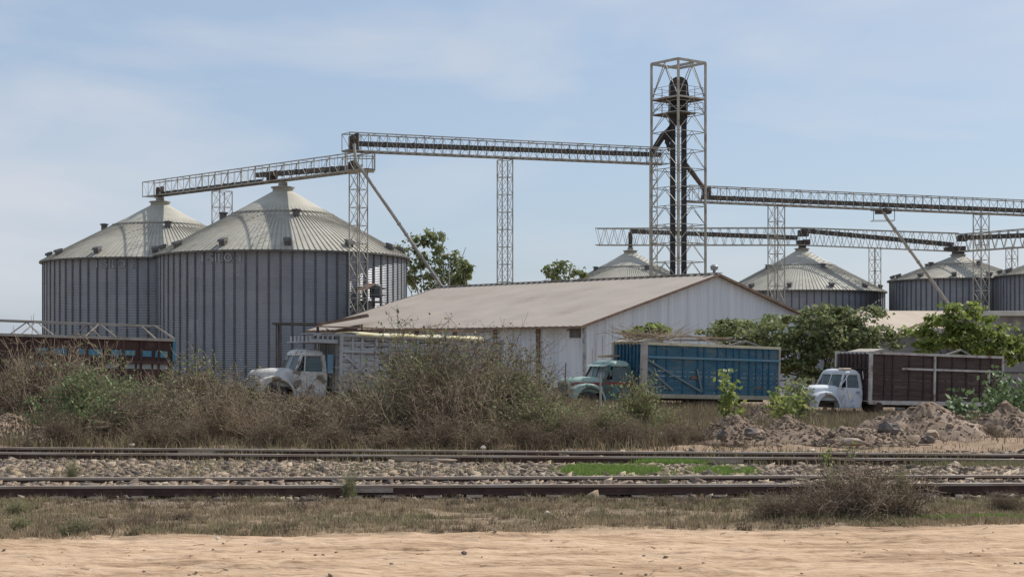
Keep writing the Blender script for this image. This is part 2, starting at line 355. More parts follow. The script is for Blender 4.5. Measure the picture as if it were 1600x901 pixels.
# ballast: individual angular stones, one heap nobody could count
def stones(name, X, Y, Z, size, rng, matl, flat=.75):
    n = len(X); cube = np.array([[-1, -1, -1], [1, -1, -1], [1, 1, -1], [-1, 1, -1], [-1, -1, 1], [1, -1, 1], [1, 1, 1], [-1, 1, 1]], float)
    P = cube[None] * (1 + rng.uniform(-.45, .25, (n, 8, 3))); P *= (size / 2)[:, None, None]; P[:, :, 2] *= flat
    a = rng.uniform(0, 6.28, n); bb = rng.uniform(-.5, .5, n)
    x = P[:, :, 0] * np.cos(a)[:, None] - P[:, :, 1] * np.sin(a)[:, None]; y = P[:, :, 0] * np.sin(a)[:, None] + P[:, :, 1] * np.cos(a)[:, None]
    z = P[:, :, 2] * np.cos(bb)[:, None] + x * np.sin(bb)[:, None]
    V = np.stack([x + X[:, None], y + Y[:, None], z + Z[:, None]], -1).reshape(-1, 3)
    f = np.array([[0, 3, 2, 1], [4, 5, 6, 7], [0, 1, 5, 4], [1, 2, 6, 5], [2, 3, 7, 6], [3, 0, 4, 7]])
    FC = (np.arange(n)[:, None, None] * 8 + f[None]).reshape(-1, 4)
    return np_obj(name, V, FC, matl, 4)
rng = np.random.default_rng(1)
n = 75000; X = rng.uniform(-13, 13, n); Y = rng.uniform(22.5, 33.0, n)
rel1 = Y - (23.04 + s1 * (X + 7.7)); far2 = T2f(0) + s2 * X
keep = ~((np.abs(rel1) < .09) | (np.abs(rel1 - 1.5) < .09) | (np.abs(Y - far2) < .09) | (np.abs(Y - far2 - 1.5) < .09))
dens = np.where(rel1 < 0, .02, np.where(Y > far2 + 1.6, .25, 1.0)) * (.55 + .9 * (fbm(X * .5, Y * .9, 3) + .5))
keep &= rng.random(n) < dens
X, Y = X[keep], Y[keep]; far2 = T2f(0) + s2 * X; rel1 = Y - T1f(X)
zb = np.where((rel1 > 1.8) & (Y < far2 - 1.1), .0 + .05 * (fbm(X * .7, Y * .7, 3) + .5), np.where((rel1 > .15) & (rel1 < 1.4), .025, -.035))
st = stones('ballast', X, Y, base_z(X, Y) + .05 * (Y > 22.4) + zb + rng.uniform(-.01, .02, len(X)), rng.uniform(.045, .105, len(X)) * np.where(rng.random(len(X)) < .05, 1.7, 1), rng, M['stone'], 1.05)
tag(st, 'pale brown and grey ballast stones lying between the rails', 'ballast', kind='stuff')

# ------------------------------------------------------------------ grass
def blades(name, X, Y, Z, h, w, rng, matl, parent=None, lean=.35):
    n = len(X); a = rng.uniform(0, 6.28, n); la = rng.uniform(0, 6.28, n); l = h * np.abs(rng.normal(0, lean, n)); c, s = np.cos(a) * w / 2, np.sin(a) * w / 2
    mx_, my_ = X + np.cos(la) * l * .35, Y + np.sin(la) * l * .35; tx, ty = X + np.cos(la) * l, Y + np.sin(la) * l
    V = np.stack([np.stack([X - c, Y - s, Z], -1), np.stack([X + c, Y + s, Z], -1), np.stack([mx_ + c * .7, my_ + s * .7, Z + h * .55], -1), np.stack([mx_ - c * .7, my_ - s * .7, Z + h * .55], -1),
                  np.stack([tx + c * .15, ty + s * .15, Z + h * (1 - .25 * np.minimum(l / h, 1))], -1), np.stack([tx - c * .15, ty - s * .15, Z + h * (1 - .25 * np.minimum(l / h, 1))], -1)], 1).reshape(-1, 3)
    f = np.array([[0, 1, 2, 3], [3, 2, 4, 5]]); FC = (np.arange(n)[:, None, None] * 6 + f[None]).reshape(-1, 4)
    return np_obj(name, V, FC, matl, 4, parent)
def scatter(n, x0, x1, y0, y1, dens):
    X = rng.uniform(x0, x1, n); Y = rng.uniform(y0, y1, n); k = rng.random(n) < dens(X, Y); return X[k], Y[k]
edge = lambda X: 18.45 + .115 * X + .35 * fbm(X * .8, X * 0 + 9, 3)
def tufts(nt, x0, x1, y0, y1, dens, bl, hr, rad=.09):
    """grass as clumps of blades of unequal height"""
    X, Y = scatter(nt, x0, x1, y0, y1, dens); k = rng.integers(bl[0], bl[1], len(X)); hh = rng.uniform(hr[0], hr[1], len(X)) * rng.uniform(.6, 1.2, len(X)); rr = rad * rng.uniform(.4, 1.6, len(X))
    i = np.repeat(np.arange(len(X)), k); n = len(i); a = rng.uniform(0, 6.28, n); r_ = rr[i] * np.sqrt(rng.random(n))
    return X[i] + r_ * np.cos(a) * 1.5, Y[i] + r_ * np.sin(a), hh[i] * rng.uniform(.35, 1.1, n)
X, Y, H_ = tufts(19000, -11, 11, 17.0, 23.0, lambda X, Y: (Y > edge(X)) * np.clip(.55 + 2.6 * fbm(X * .7 + 5, Y * 1.2, 3), .12, 1) * np.where(Y > 22.35, .3, 1), (8, 30), (.03, .13))
tag(blades('dry_grass', X, Y, ground_h(X, Y) - .01, H_, rng.uniform(.005, .013, len(X)), rng, M['grass_dry'], lean=.55), 'dry straw coloured grass on the strip between dirt road and track', 'grass', kind='stuff')
X, Y, H_ = tufts(5200, -11, 11, 17.2, 23.0, lambda X, Y: (Y > edge(X) + .05) * np.clip(.30 + 2.6 * fbm(X * .6 + 25, Y * 1.3, 3), .02, 1), (10, 40), (.04, .16), .07)
tag(blades('dark_dry_tufts', X, Y, ground_h(X, Y) - .01, H_, rng.uniform(.005, .012, len(X)), rng, M['under'], lean=.7), 'dark brown dead tufts scattered through the dry grass', 'grass', kind='stuff')
X, Y, H_ = tufts(10000, -11, 11, 17.2, 23.1, lambda X, Y: (Y > edge(X) + .1) * np.clip(-.08 + 3.0 * fbm(X * .55 + 40, Y * 1.1 + 7, 3) + .35 * (X < -6.0) + .45 * ((Y > 21.9) & (Y < 22.8)), .02, 1) * np.where(Y > 22.7, .2, 1), (8, 36), (.04, .15), .08)
tag(blades('olive_weeds', X, Y, ground_h(X, Y) - .01, H_, rng.uniform(.007, .016, len(X)), rng, M['grass_olive'], lean=.6), 'low dull green weeds growing among the dry grass', 'weeds', kind='stuff')
def patch(cx, cy, rx, ry, n, h, name, label, mt, wd=.014):
    a = rng.uniform(0, 6.28, n); r = np.sqrt(rng.random(n)) * (1 + 1.3 * fbm(a * 1.6, a * 0 + cx * 3, 3)) * np.where(rng.random(n) < .12, 1.35, 1); X = cx + rx * r * np.cos(a); Y = cy + ry * r * np.sin(a)
    return tag(blades(name, X, Y, ground_h(X, Y) + .01 + .06 * (Y > 22.6), rng.uniform(.3, 1, n) * h, rng.uniform(.7, 1.3, n) * wd, rng, mt, lean=.5), label, 'grass', kind='stuff')
def gp(px, py): Yv = CAM_Z / ((py - HY) / F); return (px - CX) / F * Yv, Yv
for px, py, rx, ry, n_, h_ in ((948, 743, .9, .9, 8000, .19), (1045, 728, .7, .45, 3200, .15), (1132, 742, .55, .6, 4200, .16), (1000, 737, .5, .5, 1500, .12)):
    x, y = gp(px, py); patch(x, y, rx, ry, n_, h_, 'green_grass', 'bright green grass patch growing in the stones between the two tracks', M['grass_green'])
x, y = gp(1500, 806); patch(x, y, 1.0, .22, 3500, .07, 'green_grass', 'green grass patch at the dirt road edge beside the brown bush', M['grass_green'])
x, y = gp(1570, 732); patch(x, y, 1.1, .7, 5000, .15, 'olive_weeds', 'dull green weeds between the tracks at the right', M['grass_olive'])
X, Y = scatter(60000, -12, 12, 24.8, 33, lambda X, Y: np.clip(.0 + 1.5 * fbm(X * .5 + 80, Y * .9 + 3, 3) + .35 * ((X < 0) & (X > -6)) * (fbm(X * .9, Y, 2) > .0), 0, .8))
tag(blades('track_weeds', X, Y, ground_h(X, Y) + .06, rng.uniform(.05, .22, len(X)), rng.uniform(.008, .016, len(X)), rng, M['grass_olive']), 'thin green weeds growing through the ballast', 'weeds', kind='stuff')
# scrubby undergrowth behind the tracks
def low(X, Y):
    d = np.where(X < 3.5, 1., np.where(Y > 42, 1., np.where(X < 6, .5, .32))); return d * np.clip(.55 + 1.6 * fbm(X * .4 + 12, Y * .4, 3), .05, 1)
X, Y = scatter(400000, -20, 30, 33.4, 76, low)
hh = rng.uniform(.1, .75, len(X)) * np.where(X < 3.5, 1, np.where(Y > 42, .95, .5)) * (.6 + .8 * (fbm(X * .3, Y * .3, 2) + .5)) * np.where(Y < 36, .55, 1)
k = rng.random(len(X)) < .62
tag(blades('dry_undergrowth', X[k], Y[k], ground_h(X[k], Y[k]) - .02, hh[k], rng.uniform(.012, .03, k.sum()), rng, M['under'], lean=.6), 'dense tan and brown dry undergrowth behind the tracks', 'undergrowth', kind='stuff')
k = ~k
tag(blades('green_undergrowth', X[k], Y[k], ground_h(X[k], Y[k]) - .02, hh[k] * .9, rng.uniform(.012, .035, k.sum()), rng, M['grass_olive'], lean=.5), 'dull green weeds mixed through the dry undergrowth', 'undergrowth', kind='stuff')

# scattered dirt and pebbles on the road
X, Y = scatter(1500, -9, 9, 13, 19.0, lambda X, Y: np.clip(.2 + 1.2 * fbm(X * .9, Y * 2, 3), .02, 1)); 
tag(stones('pebbles', X, Y, ground_h(X, Y), rng.uniform(.008, .035, len(X)), rng, M['clod']), 'small clods and pebbles scattered over the dirt road', 'pebbles', kind='stuff')
def twig_scatter():
    m = MB(); r = random.Random(3)
    for q in range(120):
        x = r.uniform(-8, 8); y = r.uniform(13.5, 19.3); a = r.uniform(0, 3.14); l = r.uniform(.03, .14); z = float(ground_h(np.array(x), np.array(y))) + .006
        m.bar((x, y, z), (x + math.cos(a) * l, y + math.sin(a) * l, z + .008), .006)
    tag(m.build('straw_litter', M['twig_pale']), 'bits of dry straw and twigs lying on the dirt road', 'litter', kind='stuff')
twig_scatter()

# ------------------------------------------------------------------ warehouse
WG = Vector((.7496, .6619, 0)); WR = Vector((-.6619, .7496, 0))      # gable direction, ridge direction
WZ = -1.0
wh = thing('warehouse', 'long white corrugated warehouse with a tan low pitched gable roof behind the trucks', 'warehouse', (4.51, 95, WZ), math.atan2(.6619, .7496))
# local: x along the gable, y along the ridge, z up
GW, RLn, EZ, AZ = 24.4, 29.3, 4.80, 8.22
def corr_wall(m, p0, p1, ztop, pitch=.32, amp=.025, z0=0):
    p0 = Vector(p0); p1 = Vector(p1); d = p1 - p0; Ln = d.length; d.normalize(); nrm = Vector((d.y, -d.x, 0)); n = int(Ln / (pitch / 4)); prev = None; P = []; f = []
    prof = (0, 0, 1, 1)
    for i in range(n + 1):
        s_ = Ln * i / n; p = p0 + d * s_ + nrm * amp * prof[i % 4]; P += [(p.x, p.y, z0), (p.x, p.y, ztop(s_))]
        if i: f.append((2 * i - 2, 2 * i, 2 * i + 1, 2 * i - 1))
    m.add(P, f)
m = MB(); corr_wall(m, (0, 0, 0), (GW, 0, 0), lambda s: EZ + (AZ - EZ) * (1 - abs(s - GW / 2) / (GW / 2)) - .08); m.build('gable_wall', M['wh_wall'], wh)
m = MB(); corr_wall(m, (GW, RLn, 0), (0, RLn, 0), lambda s: EZ + (AZ - EZ) * (1 - abs(s - GW / 2) / (GW / 2)) - .08); m.build('gable_wall', M['wh_wall'], wh)
m = MB(); corr_wall(m, (0, RLn, 0), (0, 0, 0), lambda s: EZ - .06); m.build('side_wall', M['wh_wall'], wh)
m = MB(); corr_wall(m, (GW, 0, 0), (GW, RLn, 0), lambda s: EZ - .06); m.build('side_wall', M['wh_wall'], wh)
def roof_half(sgn):
    m = MB(); n = 96; ov = .7; P = []; f = []; x_e = (-ov if sgn < 0 else GW + ov); sl = (AZ - EZ) / (GW / 2); ze = EZ - ov * sl; rg = random.Random(4)
    for i in range(n + 1):
        y = -.35 + (RLn + .7) * i / n; z = .035 * (1 if i % 2 else 0)
        for q in range(9):
            tq = q / 8; wob = .02 * math.sin(i * .37 + q * 2.1) * (0 < q < 8)
            P.append((x_e + (GW / 2 - x_e) * tq, y, ze + (AZ - ze) * tq + z + wob))
        if i:
            for q in range(8): a = (i - 1) * 9 + q; f.append((a, a + 9, a + 10, a + 1))
    m.add(P, f); o = m.build('roof_slope', M['wh_roof'], wh); s_ = o.modifiers.new('thickness', 'SOLIDIFY'); s_.thickness = .06
roof_half(-1); roof_half(1)
m = MB(); m.bar((GW / 2, -.4, AZ + .07), (GW / 2, RLn + .4, AZ + .07), .5, .05); m.build('ridge_cap', M['wh_roof'], wh)
for yy in (-.38, RLn + .38):
    m = MB()
    for x_e in (-.72, GW + .72): m.bar((x_e, yy, EZ - .72 * .28 - .06), (GW / 2, yy, AZ - .06), .07, .16)
    m.build('barge_board', M['trim'], wh)
m = MB(); m.bar((-.76, -.35, EZ - .27), (-.76, RLn + .35, EZ - .27), .06, .14); m.build('eave_fascia', M['trim'], wh)
m = MB(); m.box(-.09, .02, -.09, .12, 0, EZ - .08); m.build('corner_trim', M['sign_paint'], wh)
for yy in (4.2, 8.4, 12.6, 16.8, 21.): m = MB(); m.box(-.14, -.04, yy - .16, yy + .16, 0, EZ - .3); m.build('timber_post', M['timber'], wh)
m = MB(); m.box(-.09, -.03, .35, 1.3, 3.9, 4.5); m.build('dark_opening', M['vent'], wh)
m = MB(); m.lathe([(.1, 0), (.1, .18), (.24, .22), (.28, .45), (.16, .56), (0, .58)], 12, (GW / 2 + .1, .2, AZ + .08)); m.build('ridge_vent', M['galv'], wh, auto=40)
m = MB(); m.bar((-.3, .9, EZ - .5), (-.5, .9, EZ - .35), .04); m.lathe([(.02, 0), (.14, -.1), (.12, -.12)], 10, (-.55, .9, EZ - .35)); m.build('wall_lamp', M['vent'], wh)
m = MB()
for q in range(26): m.box(.6 + q * .9, .62 + q * .9, -.045, -.03, 1.0 + (q % 3) * .2, 3.2 + (q * 7 % 5) * .4)
m.build('sheet_overlap', M['grey_wood'], wh)

# low canopy left of it
cp = at(505, 500, 112); can = thing('canopy', 'low flat canopy roof with dark underside between the big silo and the warehouse', 'canopy', (cp.x, 112, WZ), .1)
m = MB(); m.add([(-3.6, -1.5, 5.1), (-.4, -1.5, 5.05), (3.2, -1.5, 5.75), (3.2, 2, 5.75), (-.4, 2, 5.05), (-3.6, 2, 5.1)], [(0, 1, 4, 5), (1, 2, 3, 4)]); o = m.build('roof_sheet', M['tube'], can); o.modifiers.new('t', 'SOLIDIFY').thickness = .14
for x in (-3.3, -.4, 2.8):
    for y in (-1.3, 1.8): m = MB(); m.box(x - .06, x + .06, y - .06, y + .06, 0, 5.0); m.build('post', M['tube'], can)
m = MB(); m.bar((-.4, -1.55, 4.95), (3.3, -1.55, 5.6), .08, .2); m.build('fascia', M['trim'], can)
m = MB(); m.bar((.2, -1.2, 3.2), (2.8, -1.2, 4.9), .07); m.bar((2.8, -1.2, 3.2), (.2, -1.2, 4.7), .07); m.build('brace', M['tube'], can)

# ------------------------------------------------------------------ silos
def silo(px, Y, Rr, eave, apex, label, nst=72, text=None, seam=.37, platform=False, wallrings=True, group='grain silos', ladder=None):
    x = (px - CX) / F * Y; root = thing('grain_silo', label, 'silo', (x, Y, WZ), 0, group); H = eave - WZ; A = apex - WZ
    m = MB(); nr = 10; nsh = nst // 2; rgs = random.Random(int(px))
    for q in range(nr):
        for k in range(nsh):
            off_ = (q % 2) * .5; P = []; e = .004 * ((q + k) % 2)
            for a in range(5):
                t = 2 * math.pi * (k + off_ + a / 4) / nsh
                for z in (H * q / nr, H * (q + 1) / nr): P.append(((Rr + e) * math.cos(t), (Rr + e) * math.sin(t), z))
            m.add(P, [(2 * a, 2 * a + 2, 2 * a + 3, 2 * a + 1) for a in range(4)])
    m.build('wall', M['galv'], root, smooth=True)
    m = MB()
    for k in range(nst):
        t = 2 * math.pi * (k + .5) / nst; c, s = math.cos(t), math.sin(t); w_ = .085; r0, r1 = Rr - .02, Rr + .045
        P = [(r0 * c + w_ * s, r0 * s - w_ * c), (r1 * c + w_ * s, r1 * s - w_ * c), (r1 * c - w_ * s, r1 * s + w_ * c), (r0 * c - w_ * s, r0 * s + w_ * c)]
        m.add([(a, b_, 0) for a, b_ in P] + [(a, b_, H - .1) for a, b_ in P], [(0, 1, 5, 4), (1, 2, 6, 5), (2, 3, 7, 6), (4, 5, 6, 7)])
    st = m.build('wall_stiffening', M['galv_rib'], root)
    sl = (A - H) / (Rr + .25)
    rf = MB(); nseg = nst; r1 = Rr + .28
    prof = [(.75, A - sl * .5), (r1 * .40, A - sl * r1 * .40 + .04), (r1 * .401, A - sl * r1 * .40 - .03), (r1 * .72, A - sl * r1 * .72 + .02), (r1, A - sl * r1), (r1, A - sl * r1 - .1)]
    rf.lathe(prof, nseg); rfo = rf.build('roof', M['silo_roof'], root)
    m = MB()
    for k in range(nst * 2):
        t = math.pi * k / nst; c, s = math.cos(t), math.sin(t)
        a, b_ = (.13 if k % 4 == 0 else .2) * r1 if k % 2 == 0 else .45 * r1, r1
        m.bar((a * c, a * s, A - sl * a + .04), (b_ * c, b_ * s, A - sl * b_ + .04), .06, .045)
    m.build('roof_ribbing', M['roof_rib'], root)
    m = MB(); m.lathe([(Rr + .02, H + .05), (Rr + .33, H - .02), (Rr + .33, H - .16), (Rr + .02, H - .16)], 144); m.build('eave_ring', M['vent'], root)
    m = MB(); rr = r1 * .40; m.lathe([(rr - .06, A - sl * rr + .12), (rr + .06, A - sl * rr + .10), (rr + .06, A - sl * rr - .02)], 144); m.build('roof_seam', M['roof_rib'], root)
    m = MB(); m.lathe([(.9, A - sl * .9 + .05), (.9, A - .1), (1.05, A - .05), (1.05, A + .02), (.4, A + .12), (.4, A + .45), (0, A + .45)], 24); m.build('apex_collar', M['roof_rib'], root, auto=40)
    for k in range(12):                      # hooded vents on the lower roof
        t = 2 * math.pi * (k + .35) / 12; c, s = math.cos(t), math.sin(t)
        rr = r1 * (.92 if k % 2 == 0 or True else .6); m = MB(); z = 0
        m.box(-.28, .28, -.25, .25, -.15, .28); m.add([(-.36, -.34, .28), (.42, -.34, .18), (.42, .34, .18), (-.36, .34, .28), (-.3, -.3, .42), (.3, -.3, .38), (.3, .3, .38), (-.3, .3, .42)], [(0, 3, 2, 1), (4, 5, 6, 7), (0, 1, 5, 4), (1, 2, 6, 5), (2, 3, 7, 6), (3, 0, 4, 7)])
        v = m.build('roof_vent', M['vent'], root); v.location = (rr * c, rr * s, A - sl * rr + .1); v.rotation_euler = (0, .25, t)
    for k in (1, 4, 6, 9):
        t = 2 * math.pi * (k + .7) / 12; c, s = math.cos(t), math.sin(t); rr = r1 * .47; m = MB()
        m.lathe([(.3, -.2), (.3, .3), (.42, .32), (.42, .42), (0, .5)], 10); v = m.build('roof_vent', M['vent'], root); v.location = (rr * c, rr * s, A - sl * rr + .1)
    if text:
        cu = bpy.data.curves.new('txt', 'FONT'); cu.body = text; cu.size = .95; cu.extrude = .01; cu.space_character = 1.15; to = bpy.data.objects.new('txt', cu); COL.objects.link(to)
        bpy.context.view_layer.update(); me = bpy.data.meshes.new_from_object(to.evaluated_get(bpy.context.evaluated_depsgraph_get())); bpy.data.objects.remove(to)
        tp = text_px[text]; r2 = Rr + .065; ang0 = math.asin(max(-1, min(1, ((tp[0] - px) / F * Y) / Rr * 1.05)))
        for v in me.vertices:
            an = ang0 + (v.co.x) / r2; rr = r2 + v.co.z; z = v.co.y; v.co = (rr * math.sin(an), -rr * math.cos(an), H - tp[1] + z)
        me.materials.clear(); me.materials.append(M['sign_paint']); o = bpy.data.objects.new('painted_lettering', me); COL.objects.link(o); o.parent = root
    if platform:
        t = R(-90 + platform); c, s = math.cos(t), math.sin(t); m = MB(); rot = Matrix.Rotation(t, 4, 'Z'); ZP = H - 4.1
        def T(p): return rot @ Vector(p)
        for a in range(-5, 6): m.bar(T((Rr, a * .25, ZP)), T((Rr + 1.3, a * .25, ZP)), .2, .06)
        for a in (-1.35, 1.35): m.bar(T((Rr, a, ZP - 1)), T((Rr + 1.3, a, ZP)), .07)
        for z in (.55, 1.1):
            m.bar(T((Rr + 1.3, -1.35, ZP + z)), T((Rr + 1.3, 1.35, ZP + z)), .05)
            for a in (-1.35, 1.35): m.bar(T((Rr, a, ZP + z)), T((Rr + 1.3, a, ZP + z)), .05)
        for a in (-1.35, -.45, .45, 1.35): m.bar(T((Rr + 1.3, a, ZP)), T((Rr + 1.3, a, ZP + 1.1)), .05)
        pf = m.build('service_platform', M['vent'], root)
        m = MB()
        for z in np.arange(ZP - 6, ZP + 1.2, .3): m.bar(T((Rr + .25, -.9, z)), T((Rr + .25, -.5, z)), .04)
        for a in (-.9, -.5): m.bar(T((Rr + .25, a, 0)), T((Rr + .25, a, ZP + 1.2)), .05)
        m.build('ladder', M['vent'], root)
        m = MB(); m.lathe([(0, .0), (.5, 0), (.5, 1.0), (.35, 1.15), (0, 1.15)], 14, tuple(T((Rr + .7, .55, ZP + .3)))); m.build('motor_drum', M['galv_rib'], pf)
        m = MB(); m.add([T((Rr + .2, -1.1, ZP + .9)), T((Rr + 1.1, -1.1, ZP + .8)), T((Rr + 1.1, .2, ZP + 1.35)), T((Rr + .2, .2, ZP + 1.5))], [(0, 1, 2, 3)]); o = m.build('motor_cover', M['trim'], pf); o.modifiers.new('t', 'SOLIDIFY').thickness = .08
    return root
text_px = {'1-SILO 1': (352, .95), '1-SILO 2': (196, .95)}
silo(442, 134.2, 10.78, 10.2, 16.3, 'big grey grain silo in front at left, with a service platform on its sunlit side', text='1-SILO 1', platform=47)
silo(250, 150, 10.98, 10.55, 16.55, 'grey grain silo at far left half hidden by the bigger one in front', text='1-SILO 2')
silo(985, 216, 11.1, 9.9, 16.0, 'far silo whose roof tip shows above the warehouse ridge by the tower')
silo(1253, 210, 11.05, 9.9, 15.9, 'dark walled silo rising behind the warehouse gable and the green tree')
silo(1497, 200, 8.7, 11.1, 14.45, 'smaller silo with shallow roof crossed by the pale slanting spout')
silo(1677, 182, 8.7, 10.9, 14.2, 'silo cut by the right edge of the photo')

# ------------------------------------------------------------------ conveyor bridges
def bridge(name, label, A, B, hgt, wid, n, style='V', tubes=(), chord=.12, web=.06, deck=True):
    A = Vector(A); B = Vector(B); root = thing(name, label, 'conveyor bridge', A, 0, 'conveyor bridges'); d = (B - A); h = Vector((d.x, d.y, 0)).normalized(); sd = Vector((-h.y, h.x, 0)); up = Vector((0, 0, hgt)); O = Vector((0, 0, 0))
    D = B - A
    for s in (-1, 1):
        m = MB(); o = sd * s * wid / 2
        m.bar(o, o + D, chord); m.bar(o + up, o + up + D, chord)
        m.build('chord_pair', M['truss'], root)
        m = MB()
        for k in range(n + 1):
            p = o + D * (k / n)
            if style == 'V': m.bar(p, p + up, web * (1.6 if k % 2 == 0 else 1))
            if k < n:
                q = o + D * ((k + 1) / n)
                if style == 'V':
                    if k % 2: m.bar(p, q + up, web * .7)
                    else: m.bar(p + up, q, web * .7)
                else:
                    if k % 2: m.bar(p, q + up, web)
                    else: m.bar(p + up, q, web)
        m.build('side_lattice', M['truss'], root)
    m = MB()
    for k in range(n + 1):
        p = D * (k / n); m.bar(p - sd * wid / 2, p + sd * wid / 2, web * 1.2)
        if k % 3 == 0: m.bar(p - sd * wid / 2 + up, p + sd * wid / 2 + up, web)
        if k < n:
            q = D * ((k + 1) / n); m.bar(p - sd * wid / 2, q + sd * wid / 2, web * .6)
    m.build('floor_lattice', M['truss'], root)
    if deck:
        m = MB(); o = sd * (wid / 2 - .45); m.bar(o + Vector((0, 0, .08)), o + D + Vector((0, 0, .08)), .85, .05); m.build('walkway', M['tube'], root)
    for (ta, tb, za, zb, r, off) in tubes:
        m = MB(); a = D * ta + Vector((0, 0, za)) + sd * off; b_ = D * tb + Vector((0, 0, zb)) + sd * off; m.bar(a, b_, r * 2, r * 2)
        for k in range(1, 12): p = a + (b_ - a) * k / 12; m.bar(p - h * .06, p + h * .06, r * 2.35, r * 2.35)
        m.build('conveyor_tube', M['tube'], root)
    return root, h, sd
def head(root, p, sz, mt='tube'):      # drive head box with motor
    m = MB(); x, y, z = sz; m.add([(-x, -y, -z), (x, -y, -z), (x, y, -z), (-x, y, -z), (-x, -y, z * .5), (x, -y, z), (x, y, z), (-x, y, z * .5)], [(0, 3, 2, 1), (4, 5, 6, 7), (0, 1, 5, 4), (1, 2, 6, 5), (2, 3, 7, 6), (3, 0, 4, 7)])
    m.lathe([(0, -.35), (.2, -.35), (.22, .3), (0, .3)], 12, (0, -y - .2, z * .3), 'y')
    o = m.build('drive_head', M[mt], root, bevel=.03); o.location = Vector(p) - Vector(root.location); return o
def trestle(label, px, Y, ztop, wid, rot=.7, n=None, px_w=None, z0=WZ):
    x = (px - CX) / F * Y; root = thing('support_trestle', label, 'lattice tower', (x, Y, z0), rot, 'trestles under the conveyor bridges'); H = ztop - z0; n = n or max(3, int(round(H / 1.45))); w2 = wid / 2
    cs = [(-w2, -w2), (w2, -w2), (w2, w2), (-w2, w2)]
    for a, b_ in cs:
        m = MB(); m.bar((a, b_, 0), (a, b_, H), .075); m.build('leg', M['truss'], root)
    for i in range(4):
        a, b_ = cs[i], cs[(i + 1) % 4]; m = MB()
        for k in range(n + 1):
            z = H * k / n; m.bar((*a, z), (*b_, z), .05)
            if k < n: z2 = H * (k + 1) / n; m.bar((*a, z), (*b_, z2), .028); m.bar((*b_, z), (*a, z2), .028)
        m.build('side_lattice', M['truss'], root)
    return root
def pipe(name, label, pts, r, mt='spout', cat='spout pipe', flanges=8, grp='spout pipes'):
    pts = [Vector(p) for p in pts]; root = thing(name, label, cat, pts[0], 0, grp); O = pts[0]
    m = MB(); m.tube([p - O for p in pts], r, 10); a, b_ = pts[-2], pts[-1]; d = (b_ - a).normalized()
    for k in range(1, flanges): p = a + (b_ - a) * k / flanges - O; m.tube([p - d * .05, p + d * .05], r * 1.3, 10)
    m.build('pipe', M[mt], root, auto=50); return root

# T1 : from the tower to the corner above the big silo
a = at(540, 236, 122.5); b_ = at(1040, 257, 140)
r1, h1, s1_ = bridge('conveyor_bridge', 'long high conveyor bridge from the tall elevator tower left to the bridge over the silos', a, b_, 1.42, 1.3, 38, 'V', ((.03, .98, .62, .85, .19, 0),), chord=.085, web=.038)
head(r1, at(553, 222, 122.8), (.4, .4, .75))
# T2 : over the two left silos
a = at(232, 308, 151.8); b_ = at(576, 265, 125)
r2, h2, s2_ = bridge('conveyor_bridge', 'sloping conveyor bridge running over the tips of the two left silos', a, b_, 1.42, 1.3, 32, 'V', ((.07, .56, .12, .12, .2, 0), (.54, .97, .75, .28, .2, 0)), chord=.085, web=.038)
head(r2, at(425, 276, 136), (.45, .4, .55)); head(r2, at(250, 299, 149.5), (.35, .35, .5)); head(r2, at(551, 260, 127), (.35, .35, .6))
pl = MB(); c0 = at(562, 250, 124.5)
for z in (0, 1.1): 
    for q in (-1, 1): pl.bar((-1.1, q * .8, z), (1.1, q * .8, z), .07); pl.bar((q * 1.1, -.8, z), (q * 1.1, .8, z), .07)
for q in (-1, 1):
    for e in (-1, 1): pl.bar((q * 1.1, e * .8, 0), (q * 1.1, e * .8, 1.6), .07)
pl.box(-1.1, 1.1, -.8, .8, -.05, -.01); o = pl.build('transfer_platform', M['truss'], r2); o.location = c0 - r2.location - Vector((0, 0, .9))
# T3 : right of the tower
a = at(1072, 315, 140); b_ = at(1640, 338, 153)
r3, h3, s3_ = bridge('conveyor_bridge', 'upper conveyor bridge running right from the tower out of the photo', a, b_, 1.42, 1.3, 42, 'V', ((.04, 1, .45, .45, .2, 0),), chord=.085, web=.038)
head(r3, at(1104, 300, 140.8), (.35, .35, .5)); head(r3, at(1380, 330, 146.5), (.7, .5, .25)); 
m = MB(); 
for z in (0, 1.): 
    for q in (-1, 1): m.bar((-1, q * .6, z), (1, q * .6, z), .05); m.bar((q, -.6, z), (q, .6, z), .05); m.bar((q, -.6, 0), (q, -.6, 1.2), .05)
o = m.build('hanging_platform', M['truss'], r3); o.location = at(1379, 345, 146.5) - r3.location
# T4 : lower bridges over the far silos
a = at(932, 383, 217.5); b_ = at(1253, 383, 210)
r4, _, _ = bridge('conveyor_bridge', 'lower conveyor bridge over the far silo tip passing behind the tower', a, b_, 2.35, 1.6, 46, 'Z', ((.17, .98, 1.95, 1.0, .3, 0),), chord=.11, web=.055, deck=False)
m = MB(); p = at(985, 363, 216); q = at(985, 392, 216); m.bar(p - r4.location, q - r4.location, .55); m.build('drop_spout', M['tube'], r4)
a = at(1253, 383, 210); b_ = at(1500, 393, 200)
r5, _, _ = bridge('conveyor_bridge', 'lower conveyor bridge with dark sloping tube between two far silo tips', a, b_, 2.35, 1.6, 34, 'Z', ((.0, .96, 2.0, .85, .3, 0),), chord=.11, web=.055, deck=False)
head(r5, at(1255, 363, 209.8), (.7, .5, .55)); head(r5, at(1255, 378, 209.8), (.9, .5, .35)); m = MB(); m.bar(at(1254, 380, 210) - r5.location, at(1253, 392, 210) - r5.location, .9); m.build('drop_spout', M['tube'], r5)
a = at(1500, 393, 200); b_ = at(1690, 380, 181)
r6, _, _ = bridge('conveyor_bridge', 'last lower conveyor bridge rising to the right edge above the shallow roofed silo', a, b_, 2.2, 1.6, 26, 'Z', ((.02, 1, 1.75, 1.2, .28, 0),), chord=.11, web=.055, deck=False)
